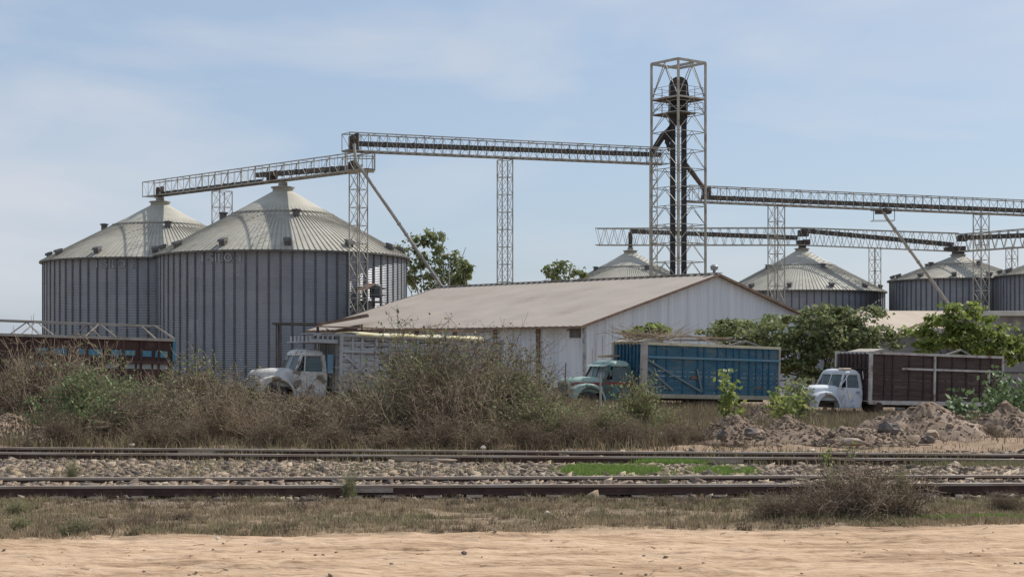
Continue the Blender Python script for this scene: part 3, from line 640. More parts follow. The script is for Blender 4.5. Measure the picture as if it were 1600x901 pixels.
head(r6, at(1503, 371, 199.8), (.6, .5, .5)); head(r6, at(1492, 388, 199.8), (1.3, .5, .3)); m = MB(); m.bar(at(1497, 385, 200) - r6.location, at(1497, 402, 200) - r6.location, 1.3); m.build('drop_spout', M['tube'], r6)

trestle('slim lattice tower holding the high bridge, standing behind the warehouse ridge', 789, 131.9, at(789, 250, 131.9).z, 1.0, .45)
trestle('wide lattice tower in front of the big silo roof under the bridge corner', 560, 124.6, at(560, 268, 124.6).z, 1.05, .78)
trestle('lattice tower between the two left silo roofs', 347, 143.8, at(347, 299, 143.8).z, 1.35, .75)
trestle('lattice tower rising in front of the dark silo by the gable', 1213, 143.6, at(1213, 321, 143.6).z, 1.1, .45)
trestle('lattice tower in front of the shallow roofed silo', 1533, 150.3, at(1533, 335, 150.3).z, 1.05, .5)
trestle('lattice tower standing between two far silos', 1367, 205, at(1367, 388, 205).z, 1.1, .6)
trestle('lattice tower behind the silo at the right edge', 1581, 191, at(1581, 386, 191).z, 1.0, .5)

pipe('spout_pipe', 'long pale pipe slanting down from the bridge corner to behind the warehouse', [at(553, 225, 122), at(556, 252, 122), at(612, 333, 124.5), at(700, 462, 130.5)], .135)
pipe('spout_pipe', 'pale pipe slanting down across the shallow roofed silo', [at(1379, 327, 146), at(1385, 340, 146), at(1483, 476, 150)], .15)
m_ = at(702, 405, 136); 
pm = thing('light_mast', 'thin grey mast standing by the tree behind the warehouse roof', 'mast', (m_.x, 136, WZ)); m = MB(); m.tube([(0, 0, 0), (0, 0, m_.z - WZ)], [.09, .05], 8); m.build('pole', M['spout'], pm); m = MB(); m.bar((-1.6, 0, m_.z - WZ - .6), (0, 0, m_.z - WZ - 3.4), .06); m.build('stay', M['spout'], pm)

# ------------------------------------------------------------------ elevator tower
TX, TY = (1060 - CX) / F * 140, 140.0
tw = thing('elevator_tower', 'tall open steel frame tower standing behind the warehouse ridge', 'tower', (TX, TY, WZ), math.atan2(.7496, -.6619) + R(-3))
TH = at(0, 93, 138).z - WZ; hw = 1.73
cs = [(-hw, -hw), (hw, -hw), (hw, hw), (-hw, hw)]
for a_, b2 in cs:
    m = MB(); m.bar((a_, b2, 0), (a_, b2, TH), .17); m.build('leg', M['truss'], tw)
zz = [TH - 3.3, TH - 4.65]
z = TH - 4.65
while z > 2: z -= 1.68; zz.append(z)
for i in range(4):
    a_, b2 = Vector((*cs[i], 0)), Vector((*cs[(i + 1) % 4], 0)); m = MB(); U = lambda z: Vector((0, 0, z)); md = (a_ + b2) / 2
    m.bar(a_ + U(TH), b2 + U(TH), .2); m.bar(a_ + U(zz[0]), md + U(TH - .05), .06); m.bar(b2 + U(zz[0]), md + U(TH - .05), .06)
    for k, z in enumerate(zz):
        m.bar(a_ + U(z), b2 + U(z), .14 if k == 0 else .06)
        if k + 1 < len(zz): m.bar(a_ + U(zz[k + 1]), md + U(z), .045); m.bar(b2 + U(zz[k + 1]), md + U(z), .045)
    m.build('side_bracing', M['truss'], tw)
for k, (z, a0, a1) in enumerate(((zz[0], -hw, hw), (zz[1], -hw * .4, hw))):
    m = MB(); m.box(-hw + .1, hw - .1, a0 + .1, a1 - .1, z - .1, z + .02); pf = m.build('platform', M['tube'], tw)
    m = MB()
    for q in (-1, 1):
        for hh_ in (.5, 1.05): m.bar((-hw + .15, q * (hw - .15), z + hh_), (hw - .15, q * (hw - .15), z + hh_), .035); m.bar((q * (hw - .15), -hw + .15, z + hh_), (q * (hw - .15), hw - .15, z + hh_), .035)
        for e in (-1, -.33, .33, 1): m.bar((q * (hw - .15), e * (hw - .15), z), (q * (hw - .15), e * (hw - .15), z + 1.05), .04); m.bar((e * (hw - .15), q * (hw - .15), z), (e * (hw - .15), q * (hw - .15), z + 1.05), .04)
    m.build('railing', M['truss'], pf)
m = MB(); m.bar((-hw, -.2, TH - .12), (hw, -.2, TH - .12), .16, .2); m.bar((-hw, .5, TH - .3), (hw * .6, .5, TH - .3), .1, .15); m.build('hoist_beam', M['truss'], tw)
# inner bucket elevator
el = thing('bucket_elevator', 'black bucket elevator with twin trunks and rounded head inside the tall frame tower', 'elevator', (TX, TY, WZ), 0)
for dx in (-.52, .50):
    m = MB(); m.box(dx - .23, dx + .23, -.25, .25, 0, TH - 5.2); 
    for z in np.arange(1, TH - 5.5, 2.4): m.box(dx - .27, dx + .27, -.3, .3, z, z + .08)
    m.build('trunk', M['black_steel'], el)
m = MB(); z0 = TH - 5.3
out = [(-.92, z0 + .6), (-.75, z0 - .3), (.7, z0 - .3), (.78, z0 + .4), (.86, z0 + 2.9)]
for k in range(0, 9): t = math.pi * k / 8; out.append((.0 + .84 * math.cos(t), z0 + 3.3 + .75 * math.sin(t)))
out.append((-.86, z0 + 1.6)); m.prism(out, -.5, .5); m.build('head_housing', M['black_steel'], el, bevel=.05)
m = MB(); m.prism([(.84, z0 + 2.9), (1.0, z0 + 2.2), (1.45, z0 + 2.05), (1.45, z0 + 1.98), (.84, z0 + 1.7)], -.3, .3); m.lathe([(0, -.3), (.22, -.3), (.22, .35), (0, .35)], 12, (.3, -.75, z0 + 1.3), 'y'); m.build('motor_guard', M['black_steel'], el)
P = lambda px, py: at(px, py, TY) - el.location
m = MB(); m.tube([P(1052, 182), P(1046, 205), P(1036, 212), P(1018, 240)], [.42, .36, .3, .26], 8); m.tube([P(1046, 205), P(1042, 225)], .22, 8); m.tube([P(1040, 212), P(1046, 236)], [.2, .16], 8); m.build('discharge_spout', M['black_steel'], el)
m = MB(); m.tube([P(1066, 250), P(1103, 298)], .22, 8); m.build('discharge_spout', M['tube'], el)
m = MB(); m.box(-1.1, 1.1, -.5, .5, 0, 1.6); m.build('boot', M['black_steel'], el)
# narrow frame that carries the end of the high bridge
fr = trestle('narrow lattice tower hugging the left side of the elevator tower', 1021, 138.2, at(1021, 232, 138.2).z, .68, -.09)

# ------------------------------------------------------------------ trucks
# truck local frame: x forward, y to the truck's left (towards the camera), z up; the cargo box front is x = 0
def paint(name, c1, c2, c3, s=2.5, lo3=.55, hi3=.6, rough=.55): return mat(name, c1, c2, s, rough=rough, col3=c3, s3=2.2, lo3=lo3, hi3=hi3, spec=.4)
def wheel(parent, x, y, r=.48, w_=.26, dual=False):
    m = MB(); m.lathe([(r * .55, -w_ / 2), (r * .9, -w_ / 2), (r, -w_ * .35), (r, w_ * .35), (r * .9, w_ / 2), (r * .55, w_ / 2)], 28, (0, 0, 0), 'y'); t = m.build('wheel', M['tyre'], parent, auto=40); t.location = (x, y, r)
    m = MB(); m.lathe([(r * .57, -w_ * .45), (r * .5, w_ * .1), (r * .28, w_ * .15), (r * .25, w_ * .45), (0, w_ * .48)], 20, (0, 0, 0), 'y'); m.build('rim', M['rim'], t, auto=40)
def loft(m, rings, mi=0, cap0=True, cap1=True):
    n = len(rings[0]); P = [p for r in rings for p in r]; fs = []
    for k in range(len(rings) - 1):
        for i in range(n): j = (i + 1) % n; fs.append((k * n + i, k * n + j, (k + 1) * n + j, (k + 1) * n + i))
    if cap0: fs.append(tuple(range(n))[::-1])
    if cap1: fs.append(tuple((len(rings) - 1) * n + i for i in range(n)))
    m.add(P, fs, mi)
def rrect(x0, x1, hw, z, rad, n=5, bow=0):
    out = []; cx0, cx1, cy = x0 + rad, x1 - rad, hw - rad
    for (cx, cy_, a0) in ((cx1, cy, 0), (cx0, cy, 90), (cx0, -cy, 180), (cx1, -cy, 270)):
        for k in range(n + 1):
            t = R(a0 + 90 * k / n); x = cx + rad * math.cos(t); y = cy_ + rad * math.sin(t); out.append((x, y, z))
    return out
def make_cab(root, pm, roofm, stripe=None, fenderm=None, sunvisor=False, doorm=None, wheels=True, bumper=True, broken=False, mirror=False, hoodm=None, sx=1., ox=0.):
    k0 = len(KIDS.get(root.name, []))
    # lower body
    m = MB(); loft(m, [rrect(.28, 1.62, .93, .55, .12), rrect(.25, 1.70, .99, .95, .14), rrect(.25, 1.78, 1.0, 1.35, .14), rrect(.27, 1.76, .965, 1.50, .14), rrect(.30, 1.72, .90, 1.52, .12)])
    body = m.build('cab_body', pm, root, auto=35)
    # greenhouse pillars
    zt = 2.17; base = {'A': (1.68, .90), 'B': (.42, .92)}; top = {'A': (1.36, .78), 'B': (.46, .80)}
    m = MB()
    for s in (-1, 1):
        m.bar((1.68, s * .90, 1.5), (1.36, s * .78, zt), .085, .09); m.bar((1.30, s * .935, 1.5), (1.22, s * .80, zt), .05, .05)
        m.bar((.40, s * .93, 1.5), (.46, s * .80, zt), .16, .12); 
    m.bar((.36, 0, 1.5), (.42, 0, zt), .05, .05, up=Vector((1, 0, 0)))
    m.add([(.34, -.92, 1.5), (.34, .92, 1.5), (.42, .8, zt), (.42, -.8, zt)], [(0, 1, 2, 3)])
    m.build('window_pillars', pm, root)
    m = MB(); loft(m, [rrect(.36, 1.44, .855, 2.12, .16), rrect(.36, 1.46, .86, 2.19, .18), rrect(.40, 1.40, .82, 2.28, .2), rrect(.50, 1.28, .70, 2.36, .22), rrect(.62, 1.12, .5, 2.395, .2)]); m.build('cab_roof', roofm, root, auto=50)
    # glass
    for s in (-1, 1):
        m = MB(); m.add([(1.655, s * .02, 1.55), (1.60, s * .84, 1.55), (1.36, s * .74, 2.12), (1.42, s * .02, 2.12)], [(0, 1, 2, 3)]); m.build('windscreen', M['glass'], root)
    m = MB(); m.bar((1.66, 0, 1.52), (1.43, 0, 2.14), .04); m.build('windscreen_divider', pm, root)
    for s in (-1, 1):
        d = MB(); d.add([(1.36, s * 1.005, 1.47), (.42, s * 1.005, 1.47), (.40, s * 1.012, .95), (.44, s * .965, .60), (1.34, s * .965, .60), (1.40, s * 1.012, .95)], [(0, 1, 2, 3, 4, 5)])
        o = d.build('door', doorm or pm, root); o.modifiers.new('t', 'SOLIDIFY').thickness = .03
        m = MB(); m.bar((.55, s * 1.03, 1.32), (.72, s * 1.05, 1.32), .03); m.build('door_handle', M['rim'], o)
        if s > 0 or not broken:
            m = MB(); m.add([(1.27, s * .925, 1.53), (.50, s * .925, 1.53), (.53, s * .80, 2.1), (1.20, s * .80, 2.1)], [(0, 1, 2, 3)]); m.build('side_window', M['glass'], o)
    if stripe:
        m = MB()
        for s in (-1, 1): m.add([(1.70, s * .89, 1.22), (2.4, s * .70, 1.26), (2.9, s * .60, 1.24), (3.15, s * .54, 1.2), (3.15, s * .54, 1.32), (2.9, s * .60, 1.36), (2.4, s * .70, 1.38), (1.70, s * .89, 1.38)], [(0, 1, 6, 7), (1, 2, 5, 6), (2, 3, 4, 5)])
        m.build('hood_stripe', stripe, root); m = MB()
        for s in (-1, 1): m.add([(1.74, s * 1.012, 1.30), (.30, s * 1.018, 1.30), (.30, s * 1.018, 1.42), (1.74, s * 1.012, 1.42)], [(0, 1, 2, 3)])
        o = m.build('painted_stripe', stripe, root)
    # interior
    m = MB(); m.box(.45, .75, -.75, .75, 1.25, 1.85); m.box(.45, .95, -.75, .75, 1.1, 1.56); m.build('seat', M['seat'], root, bevel=.05)
    m = MB(); m.lathe([(.2, 0), (.215, .015), (.2, .03), (.185, .015), (.2, 0)], 20); o = m.build('steering_wheel', M['rubber'], root); o.location = (1.25, .4, 1.72); o.rotation_euler = (0, -.9, 0)
    # hood
    def hs(x, hw, zt_, zb, rd):
        out = []; 
        for k in range(9): t = math.pi * k / 8; e = .55; cx_ = math.copysign(abs(math.cos(t)) ** e, math.cos(t)); out.append((x, hw * cx_, zb + (zt_ - zb) * (.55 + .45 * abs(math.sin(t)) ** .7) if 0 < k < 8 else zb + (zt_ - zb) * .55))
        return [(x, hw, zb)] + out + [(x, -hw, zb)]
    m = MB(); loft(m, [hs(1.66, .88, 1.60, .9, .2), hs(1.9, .80, 1.63, .9, .2), hs(2.4, .68, 1.615, .9, .2), hs(2.9, .58, 1.575, .88, .2), hs(3.15, .52, 1.52, .86, .2), hs(3.26, .46, 1.42, .88, .2)]); hd = m.build('hood', hoodm or pm, root, auto=45)
    m = MB(); m.box(3.245, 3.275, -.42, .42, .82, 1.32); gr_ = m.build('grille', M['vent'], root)
    m = MB()
    for k in range(6): m.box(3.27, 3.30, -.42, .42, .86 + k * .08, .885 + k * .08)
    m.build('grille_bars', pm, gr_)
    # front fenders
    fm = fenderm or pm; R0 = .68; wx = 2.42
    for s in (-1, 1):
        arch = [(wx + R0 * math.cos(t), .48 + R0 * math.sin(t)) for t in np.linspace(R(8), R(176), 15)]
        out = [(3.22, .55), (3.27, .85), (3.20, 1.08), (2.98, 1.22), (2.6, 1.29), (2.25, 1.27), (1.98, 1.17), (1.78, .98), (1.66, .72), (1.64, .53)]
        m = MB(); m.prism(out + [(wx - R0 - .02, .5)] + arch[::-1][0:], *( (.93, 1.0) if s > 0 else (-1.0, -.93)))
        # top skin inboard
        top = out; P = []; f = []
        for i, (x, z) in enumerate(top): P += [(x, s * .99, z), (x, s * .88, z + .045), (x, s * .55, z + .02)]
        for i in range(len(top) - 1): a_ = i * 3; f += [(a_, a_ + 3, a_ + 4, a_ + 1), (a_ + 1, a_ + 4, a_ + 5, a_ + 2)]
        m.add(P, f)
        m.add([(3.22, s * .99, .55), (3.22, s * .5, .55), (3.27, s * .5, .9), (3.27, s * .99, .85)], [(0, 1, 2, 3)])
        fd = m.build('fender', fm, root, bevel=.03)
        m = MB(); m.lathe([(.13, .02), (.11, -.05), (.0, -.06)], 16, (0, 0, 0), 'y'); hl = m.build('headlight', M['rim'], root); hl.location = (3.27, s * .76, 1.0); hl.rotation_euler = (0, 0, R(90))
        if wheels: wheel(root, wx, s * .80)
    if bumper:
        m = MB(); m.box(3.40, 3.50, -1.0, 1.0, .52, .72); m.bar((2.9, .4, .6), (3.42, .4, .6), .08); m.bar((2.9, -.4, .6), (3.42, -.4, .6), .08); m.build('bumper', M['chassis'], root, bevel=.02)
    if sunvisor: m = MB(); m.add([(1.42, -.78, 2.18), (1.42, .78, 2.18), (1.72, .74, 2.08), (1.72, -.74, 2.08)], [(0, 1, 2, 3)]); o = m.build('sun_visor', roofm, root); o.modifiers.new('t', 'SOLIDIFY').thickness = .02
    if mirror:
        m = MB(); m.bar((1.55, .98, 1.5), (1.6, 1.25, 1.75), .02); m.box(1.59, 1.62, 1.17, 1.33, 1.68, 1.95); m.build('mirror', M['vent'], root)
    for o in KIDS[root.name][k0:]: o.location.x = o.location.x * sx + ox; o.scale.x = sx
def chassis(root, Ln):
    m = MB()
    for s in (-.42, .42): m.box(-Ln + .3, 3.1, s - .05, s + .05, .62, .80)
    for x in np.arange(-Ln + .6, 3, .9): m.box(x, x + .08, -.42, .42, .65, .75)
    m.box(2.0, 2.9, -.3, .3, .6, 1.3); m.build('chassis_frame', M['chassis'], root)
    for s in (-1, 1):
        wheel(root, -Ln * .68, s * .82, w_=.34); wheel(root, -Ln * .68 + 1.1, s * .82, w_=.34)
    m = MB(); m.lathe([(0, -.5), (.22, -.5), (.24, .5), (0, .5)], 14, (-.5, .85, .62), 'y'); m.build('fuel_tank', M['chassis'], root)
def cargo(root, Ln, z0, z1, W=1.24, panel=None, post=None, rail=None, mid=None, midm=None, nplank=12, postsx=(), slats=False, braces=(), braceM=None, corner=.1, cornerM=None, toprail=.10, bottomM=None):
    H = z1 - z0; rg = random.Random(int(Ln * 100))
    m = MB(); m.box(-Ln, 0, -W, W, z0 - .14, z0 - .02); m.build('cargo_floor', M['chassis'], root)
    def planks(m, ax, a0, a1, fix, t_=.03):
        dz = H / nplank
        for k in range(nplank):
            e = rg.uniform(-.008, .008); za = z0 + k * dz + .008; zb = z0 + (k + 1) * dz - (.008 if not slats else .05)
            if ax == 'x': m.box(a0, a1, fix + e - t_ / 2, fix + e + t_ / 2, za, zb)
            else: m.box(fix + e - t_ / 2, fix + e + t_ / 2, a0, a1, za, zb)
    for s in (-1, 1):
        m = MB(); planks(m, 'x', -Ln + .02, -.02, s * (W - .06)); o = m.build('side_panel', panel, root)
        m = MB()
        for x in postsx: m.box(-x - .045, -x + .045, s * (W - .03) - .035, s * (W - .03) + .035, z0 - .02, z1 - .04)
        if len(postsx): m.build('stake', post, o)
        m = MB(); m.box(-Ln - .03, .03, s * W - .05, s * W + .05, z1 - toprail, z1 + .02); m.build('top_rail', rail, o)
        m = MB(); m.box(-Ln - .03, .03, s * W - .055, s * W + .055, z0 - .16, z0 + .03); m.build('bottom_rail', bottomM or rail, o)
        if mid: m = MB(); m.box(-Ln - .01, -mid[1], s * (W + .03) - .025, s * (W + .03) + .025, z0 + mid[0] - .05, z0 + mid[0] + .05); m.build('middle_rail', midm or rail, o)
        if braces and s > 0:
            m = MB()
            for (xa, za, xb, zb) in braces: m.bar((-xa, W + .05, z0 + za), (-xb, W + .05, z0 + zb), .03, .09)
            m.build('diagonal_brace', braceM or rail, o)
    for x in (-.02, -Ln + .02):
        m = MB(); planks(m, 'y', -W + .08, W - .08, x); o = m.build('front_panel' if x > -1 else 'tailgate', panel, root)
        m = MB()
        for y in np.linspace(-W + .35, W - .35, 7 if x > -1 else 4): m.box(x - .05 + (.05 if x > -1 else -.05), x + .05 + (.05 if x > -1 else -.05), y - .035, y + .035, z0, z1 - .05)
        m.build('stake', post, o)
        m = MB(); m.box(x - .05, x + .05, -W, W, z1 - toprail + .004, z1 + .016); m.build('top_rail', rail, o)
    for x in (0, -Ln):
        for s in (-1, 1):
            m = MB(); c = corner if (x == 0) else .06; m.box(x - c, x + c * .6, s * W - c * .5, s * W + c * .6, z0 - .1, z1 + .03); m.build('corner_post', cornerM or rail, root)

def truck(name, label, px, Y, yaw, zg, pitch=R(1.7)):
    fx, fy = -math.cos(yaw), -math.sin(yaw); x = (px - CX) / F * Y; W = 1.24
    c = Vector((x, Y, 0)) + Vector((-math.sin(yaw), math.cos(yaw), 0)) * W
    r = thing(name, label, 'truck', (c.x, c.y, zg), math.atan2(fy, fx), 'old cargo trucks parked in a row', ry=-pitch); return r

# D: white cab, dark brown box
white = paint('chalky white paint', (.62, .64, .66), (.50, .53, .57), (.34, .24, .18), 2.2, .60, .66, .5)
brownp = mat('dark brown planks', (.060, .038, .036), (.10, .068, .062), 1.5, rough=.85, stretch=(.5, .5, 6), col3=(.14, .10, .09), s3=1.2, lo3=.58, hi3=.7)
brownst = mat('dark brown stakes', (.045, .03, .03), (.08, .055, .05), 3, rough=.85)
whitest = mat('weathered white frame', (.55, .53, .50), (.38, .34, .31), 2.5, rough=.7, col3=(.22, .12, .08), s3=2.5, lo3=.6, hi3=.68)
D = truck('cargo_truck', 'white cab cargo truck with a dark brown box framed in white, rightmost truck', 1358, 72, R(27), -1.15)
cargo(D, 8.3, .92, 3.22, panel=brownp, post=brownst, rail=whitest, mid=(1.55, 1.9), nplank=9, postsx=(.9, 1.4, 2.4, 3.3, 4.2, 5.1, 6., 6.9, 7.6), corner=.10)
m = MB()
for x in (3.9,): m.box(-x - .05, -x + .05, 1.25, 1.33, .6, 3.1)
m.build('side_upright', whitest, D); m = MB()
m.box(-7.45, -7.37, 1.25, 1.31, 1.9, 2.5); m.build('side_upright', whitest, D)
m = MB(); 
m.prism([(-.3, 3.23), (-1.1, 3.40), (-2.0, 3.23)], -.9, .9); m.build('roof_bow', M['grey_wood'], D); m = MB(); m.prism([(-5.6, 3.22), (-6.7, 3.55), (-7.5, 3.22), (-7.3, 3.22), (-6.7, 3.46), (-5.9, 3.22)], 0, .08); m.build('roof_bow', M['grey_wood'], D)
m = MB(); m.bar((-.1, -1.1, 2.12), (.05, 1.1, 2.12), .06, .12); m.bar((.05, -1.2, 2.45), (.05, 1.2, 2.45), .12, .06); m.build('front_crossbar', M['chassis'], D)
make_cab(D, white, white, doorm=paint('pale blue white door', (.55, .60, .68), (.62, .63, .63), (.32, .42, .58), 2.2, .56, .62), wheels=False, bumper=False, sx=.93, ox=-.08)
chassis(D, 8.3)
m = MB(); m.add([(1.16, 1.03, 1.45), (.92, 1.03, 1.12), (.95, 1.03, .85), (1.05, 1.03, 1.05)], [(0, 1, 2, 3)]); m.build('peeled_patch', mat('yellowed white', (.75, .73, .60)), D)
m = MB(); m.bar((1.6, 1.0, 1.5), (1.05, 1.02, 2.2), .03); m.bar((.2, 1.0, 1.95), (.3, 1.05, 2.3), .03); m.build('mirror_arm', white, D)
m = MB(); m.box(.75, 1.2, .35, .8, 2.33, 2.43); m.build('roof_patch', mat('faded tan paint', (.66, .52, .38), (.7, .62, .5), 6), D, bevel=.04)

# C: blue box, green red cab
bluep = mat('faded blue planks', (.035, .115, .175), (.07, .155, .20), 1.1, rough=.7, stretch=(.8, .8, 3), col3=(.13, .17, .18), s3=.9, lo3=.50, hi3=.68)
bluest = mat('blue stakes', (.02, .09, .17), (.04, .13, .2), 3, rough=.7)
lblue = mat('light blue rail', (.10, .24, .33), (.16, .25, .30), 2, rough=.7)
greyp = mat('chalky grey post', (.34, .31, .28), (.45, .42, .38), 3, rough=.85)
cream = mat('cream tarp edge', (.66, .62, .42), (.52, .48, .36), 2, rough=.8)
greenp = paint('faded mint paint', (.24, .34, .30), (.31, .41, .36), (.14, .18, .16), 2, .56, .62, .4)
redp = paint('dull red paint', (.20, .035, .035), (.26, .06, .05), (.10, .05, .05), 2)
tealp = paint('dark teal paint', (.05, .12, .12), (.09, .17, .17), (.10, .08, .06), 3)
C_ = truck('cargo_truck', 'green and red cab cargo truck with a high faded blue box, beside the warehouse gable', 1003, 68.8, R(28), -.72)
cargo(C_, 7.6, .90, 3.22, panel=bluep, post=bluest, rail=cream, mid=(1.68, .1), midm=lblue, nplank=11, postsx=(.75, 1.3, 2.2, 3.0, 3.35, 4.1, 4.6, 5.0, 5.35, 5.9, 6.3, 6.7, 7.05), corner=.17, cornerM=greyp,
      braces=((.2, 1.55, 3.2, .15), (.1, 1.25, 1.6, .2), (3.2, .15, 2.9, 1.2)), braceM=mat('grey blue brace', (.16, .20, .22)), bottomM=mat('dusty sill', (.26, .25, .20), (.36, .33, .26), 3))
make_cab(C_, tealp, greenp, stripe=redp, fenderm=greenp, doorm=tealp, sunvisor=True, mirror=True, hoodm=greenp, sx=1.04, ox=.02)
chassis(C_, 7.6)
m = MB(); P2 = [(1.7, .80, 1.68), (3.1, .50, 1.56)]
rg = random.Random(2)
m = MB(); m.prism([(-1.2, 3.24), (-.6, 3.42), (0.3, 3.24)], -1.1, 1.1); m.build('roof_bow', M['grey_wood'], C_); m = MB(); m.prism([(-5.2, 3.24), (-6.4, 3.52), (-7.4, 3.24), (-7.2, 3.24), (-6.4, 3.42), (-5.5, 3.24)], .2, .3); m.build('roof_bow', M['grey_wood'], C_)
for q, (xa, ya, za, xb, yb, zb, w1, h1_) in enumerate(((.9, .3, 3.62, -4.9, .9, 3.55, .22, .07), (-2.3, .2, 3.4, -6.0, .5, 3.48, .25, .06), (-2.6, .9, 3.62, -4.6, 1.0, 3.26, .06, .06), (-3.4, .6, 3.44, -5.2, .7, 3.60, .2, .06), (1.2, -.6, 2.55, -.2, -.7, 2.62, .2, .1))):
    m = MB(); m.bar((xa, ya, za), (xb, yb, zb), w1, h1_); o = m.build('loose_board', M['grey_wood'] if q % 2 else mat('tan board %d' % q, (.40, .27, .18), (.5, .38, .27), 3), None); o.matrix_world = Matrix.Translation(C_.location) @ C_.rotation_euler.to_matrix().to_4x4()
    tag(o, ('long tan board lying along the top of the blue truck box', 'grey board near the middle of the blue truck roof', 'thin pole leaning across the top of the blue truck box', 'short tan board crossing the rear of the blue truck roof', 'dark plank resting above the cab roof of the blue truck')[q], 'board', 'loose boards on the blue truck')
for bx in ((-2.95, -2.6, 1.62, 1.78), (-4.3, -4.0, 1.2, 1.3), (-6.6, -6.2, 1.25, 1.36)): m = MB(); m.box(bx[0], bx[1], 1.19, 1.235, bx[2], bx[3]); m.build('rust_patch', M['trim'], C_)

# B: white stake truck
wsl = mat('flaking white slats', (.50, .50, .49), (.36, .35, .33), 2.5, rough=.8, stretch=(1, 1, 4), col3=(.20, .19, .19), s3=1.5, lo3=.48, hi3=.6)
yel = mat('yellowed canvas', (.78, .66, .30), (.70, .66, .50), 1.2, rough=.8, bump=.3)
greyst = mat('grey white stakes', (.42, .42, .42), (.3, .3, .31), 2, rough=.8)
Bt = truck('cargo_truck', 'white truck with a slatted white box under yellow tarp, half hidden by dry bushes', 530, 60, R(28), -.22)
cargo(Bt, 7.1, .72, 3.0, panel=wsl, post=greyst, rail=greyst, mid=(1.62, 0), nplank=10, slats=True, postsx=(.5, .9, 1.5, 2.1, 2.7, 3.3, 3.9, 4.5, 5.1, 5.8, 6.5), corner=.08, braces=((.1, 1.5, 1.6, .3), (1.6, .3, 2.4, 1.0)), braceM=greyst)
m = MB(); rgt = random.Random(8); prof = []
for k in range(29):
    x = -.6 - 5.6 * k / 28; z = 3.03 + .02 * math.sin(k * .7) + .02 * rgt.random(); prof.append((x, z))
P = []; f = []
for i, (x, z) in enumerate(prof):
    for q, (y, dz) in enumerate(((1.33, -.09), (1.28, .03), (.7, .07), (0, .08), (-.7, .07), (-1.28, .03), (-1.33, -.09))): P.append((x, y, z + dz + .008 * math.sin(i * 1.3 + q)))
for i in range(len(prof) - 1):
    for q in range(6): a_ = i * 7 + q; f.append((a_, a_ + 7, a_ + 8, a_ + 1))
m.add(P, f); o = m.build('tarp', yel, Bt, smooth=True); o.modifiers.new('t', 'SOLIDIFY').thickness = .03
m = MB(); 
for (xa, ya, xb, yb, z) in ((.8, .9, -3., 1.1, 3.28), (.3, -.9, -7.0, -.3, 3.33), (-3.0, .6, -7.2, .9, 3.34)): m.bar((xa, ya, z), (xb, yb, z), .09, .05)
m.build('roof_bar', M['trim'], Bt)
m = MB(); m.box(0.1, 1.35, -1.2, 1.2, 2.64, 2.68); m.box(.1, 1.25, 1.1, 1.16, 2.68, 2.78); m.box(.1, 1.1, 1.1, 1.16, 2.92, 2.98); m.box(.1, .8, -1.2, 1.2, 3.0, 3.03)
for y in np.linspace(-1.1, 1.1, 6): m.box(1.2, 1.25, y - .04, y + .04, 2.68, 2.9)
for x in (.3, .5, .7, .9): m.box(x, x + .05, 1.12, 1.17, 2.7, 3.0)
m.build('overcab_rack', greyst, Bt)
rustyw = paint('white paint with rust bloom', (.60, .60, .58), (.42, .40, .36), (.20, .15, .11), 3, .53, .6, .6)
make_cab(Bt, rustyw, rustyw, wheels=True, sx=.93, ox=.16)
m = MB(); m.box(.2, .42, .82, .98, 1.45, 2.2); m.build('rear_pillar', mat('sky blue paint', (.16, .28, .38)), Bt)
chassis(Bt, 7.1)

# A: leftmost
redbr = mat('oxide brown panels', (.06, .032, .028), (.09, .05, .042), 1.4, rough=.85, col3=(.14, .085, .07), s3=1.1, lo3=.56, hi3=.7)
tubem = mat('dusty pipe frame', (.42, .38, .33), (.30, .26, .22), 2, rough=.7)
blue2 = mat('bright blue paint', (.05, .20, .30), (.11, .24, .30), 2, rough=.6)
pale = mat('pale green white paint', (.24, .27, .26), (.34, .35, .33), 2, rough=.7)
A = truck('cargo_truck', 'brown cargo truck with pipe roof frame and blue trimmed tail at left edge', 0, 50.5, R(27), -.2)
# place by the rear near corner
LA = 9.2; yA = R(27); rx, ry = (268 - CX) / F * 52.2, 52.2
A.location = (rx - math.cos(yA) * LA - math.sin(yA) * 1.24, ry - math.sin(yA) * LA + math.cos(yA) * 1.24, -.25)
cargo(A, LA, .80, 3.05, panel=redbr, post=redbr, rail=tubem, mid=(1.45, 0), midm=redbr, nplank=5, postsx=[.6 * k + .3 for k in range(15)], corner=.08, cornerM=blue2, toprail=.07, bottomM=blue2)
BW = (.42, .3, .52, .25, .5, .28, .46, .5, .38, .5)
for k, x in enumerate(np.arange(LA - .2, LA - 4.4, -.55)):
    m = MB(); m.box(-x, -x + BW[k % 10], 1.215, 1.235, 2.42 + .02 * (k % 3), 2.64); m.build('blue_board', blue2, A)
    if k % 2 or k < 3: m = MB(); m.box(-x, -x + .48, 1.215, 1.235, 2.02, 2.2); m.build('pale_board', pale, A)
m = MB()
for s in (-1, 1):
    m.bar((0, s * .9, 3.5), (-LA + .6, s * .9, 3.5), .05)
    m.bar((-LA + .6, s * .9, 3.5), (-LA, s * 1.24, 3.08), .05)
    for x in np.arange(.6, LA - .6, 2.05): m.bar((-x, s * .9, 3.5), (-x - .5, s * 1.22, 3.07), .032); m.bar((-x, s * .9, 3.5), (-x + .5, s * 1.22, 3.07), .032)
for x in np.arange(.6, LA, 2.05): m.bar((-x, -.9, 3.5), (-x, .9, 3.5), .035)
m.build('roof_frame', tubem, A)
m = MB(); m.box(-5.5, -.3, 1.26, 1.30, .45, .62); m.build('side_guard', mat('teal guard', (.10, .28, .27), (.2, .35, .33), 3), A)
make_cab(A, paint('oxide red paint', (.16, .05, .04), (.22, .08, .06), (.1, .06, .05)), tubem); chassis(A, LA)

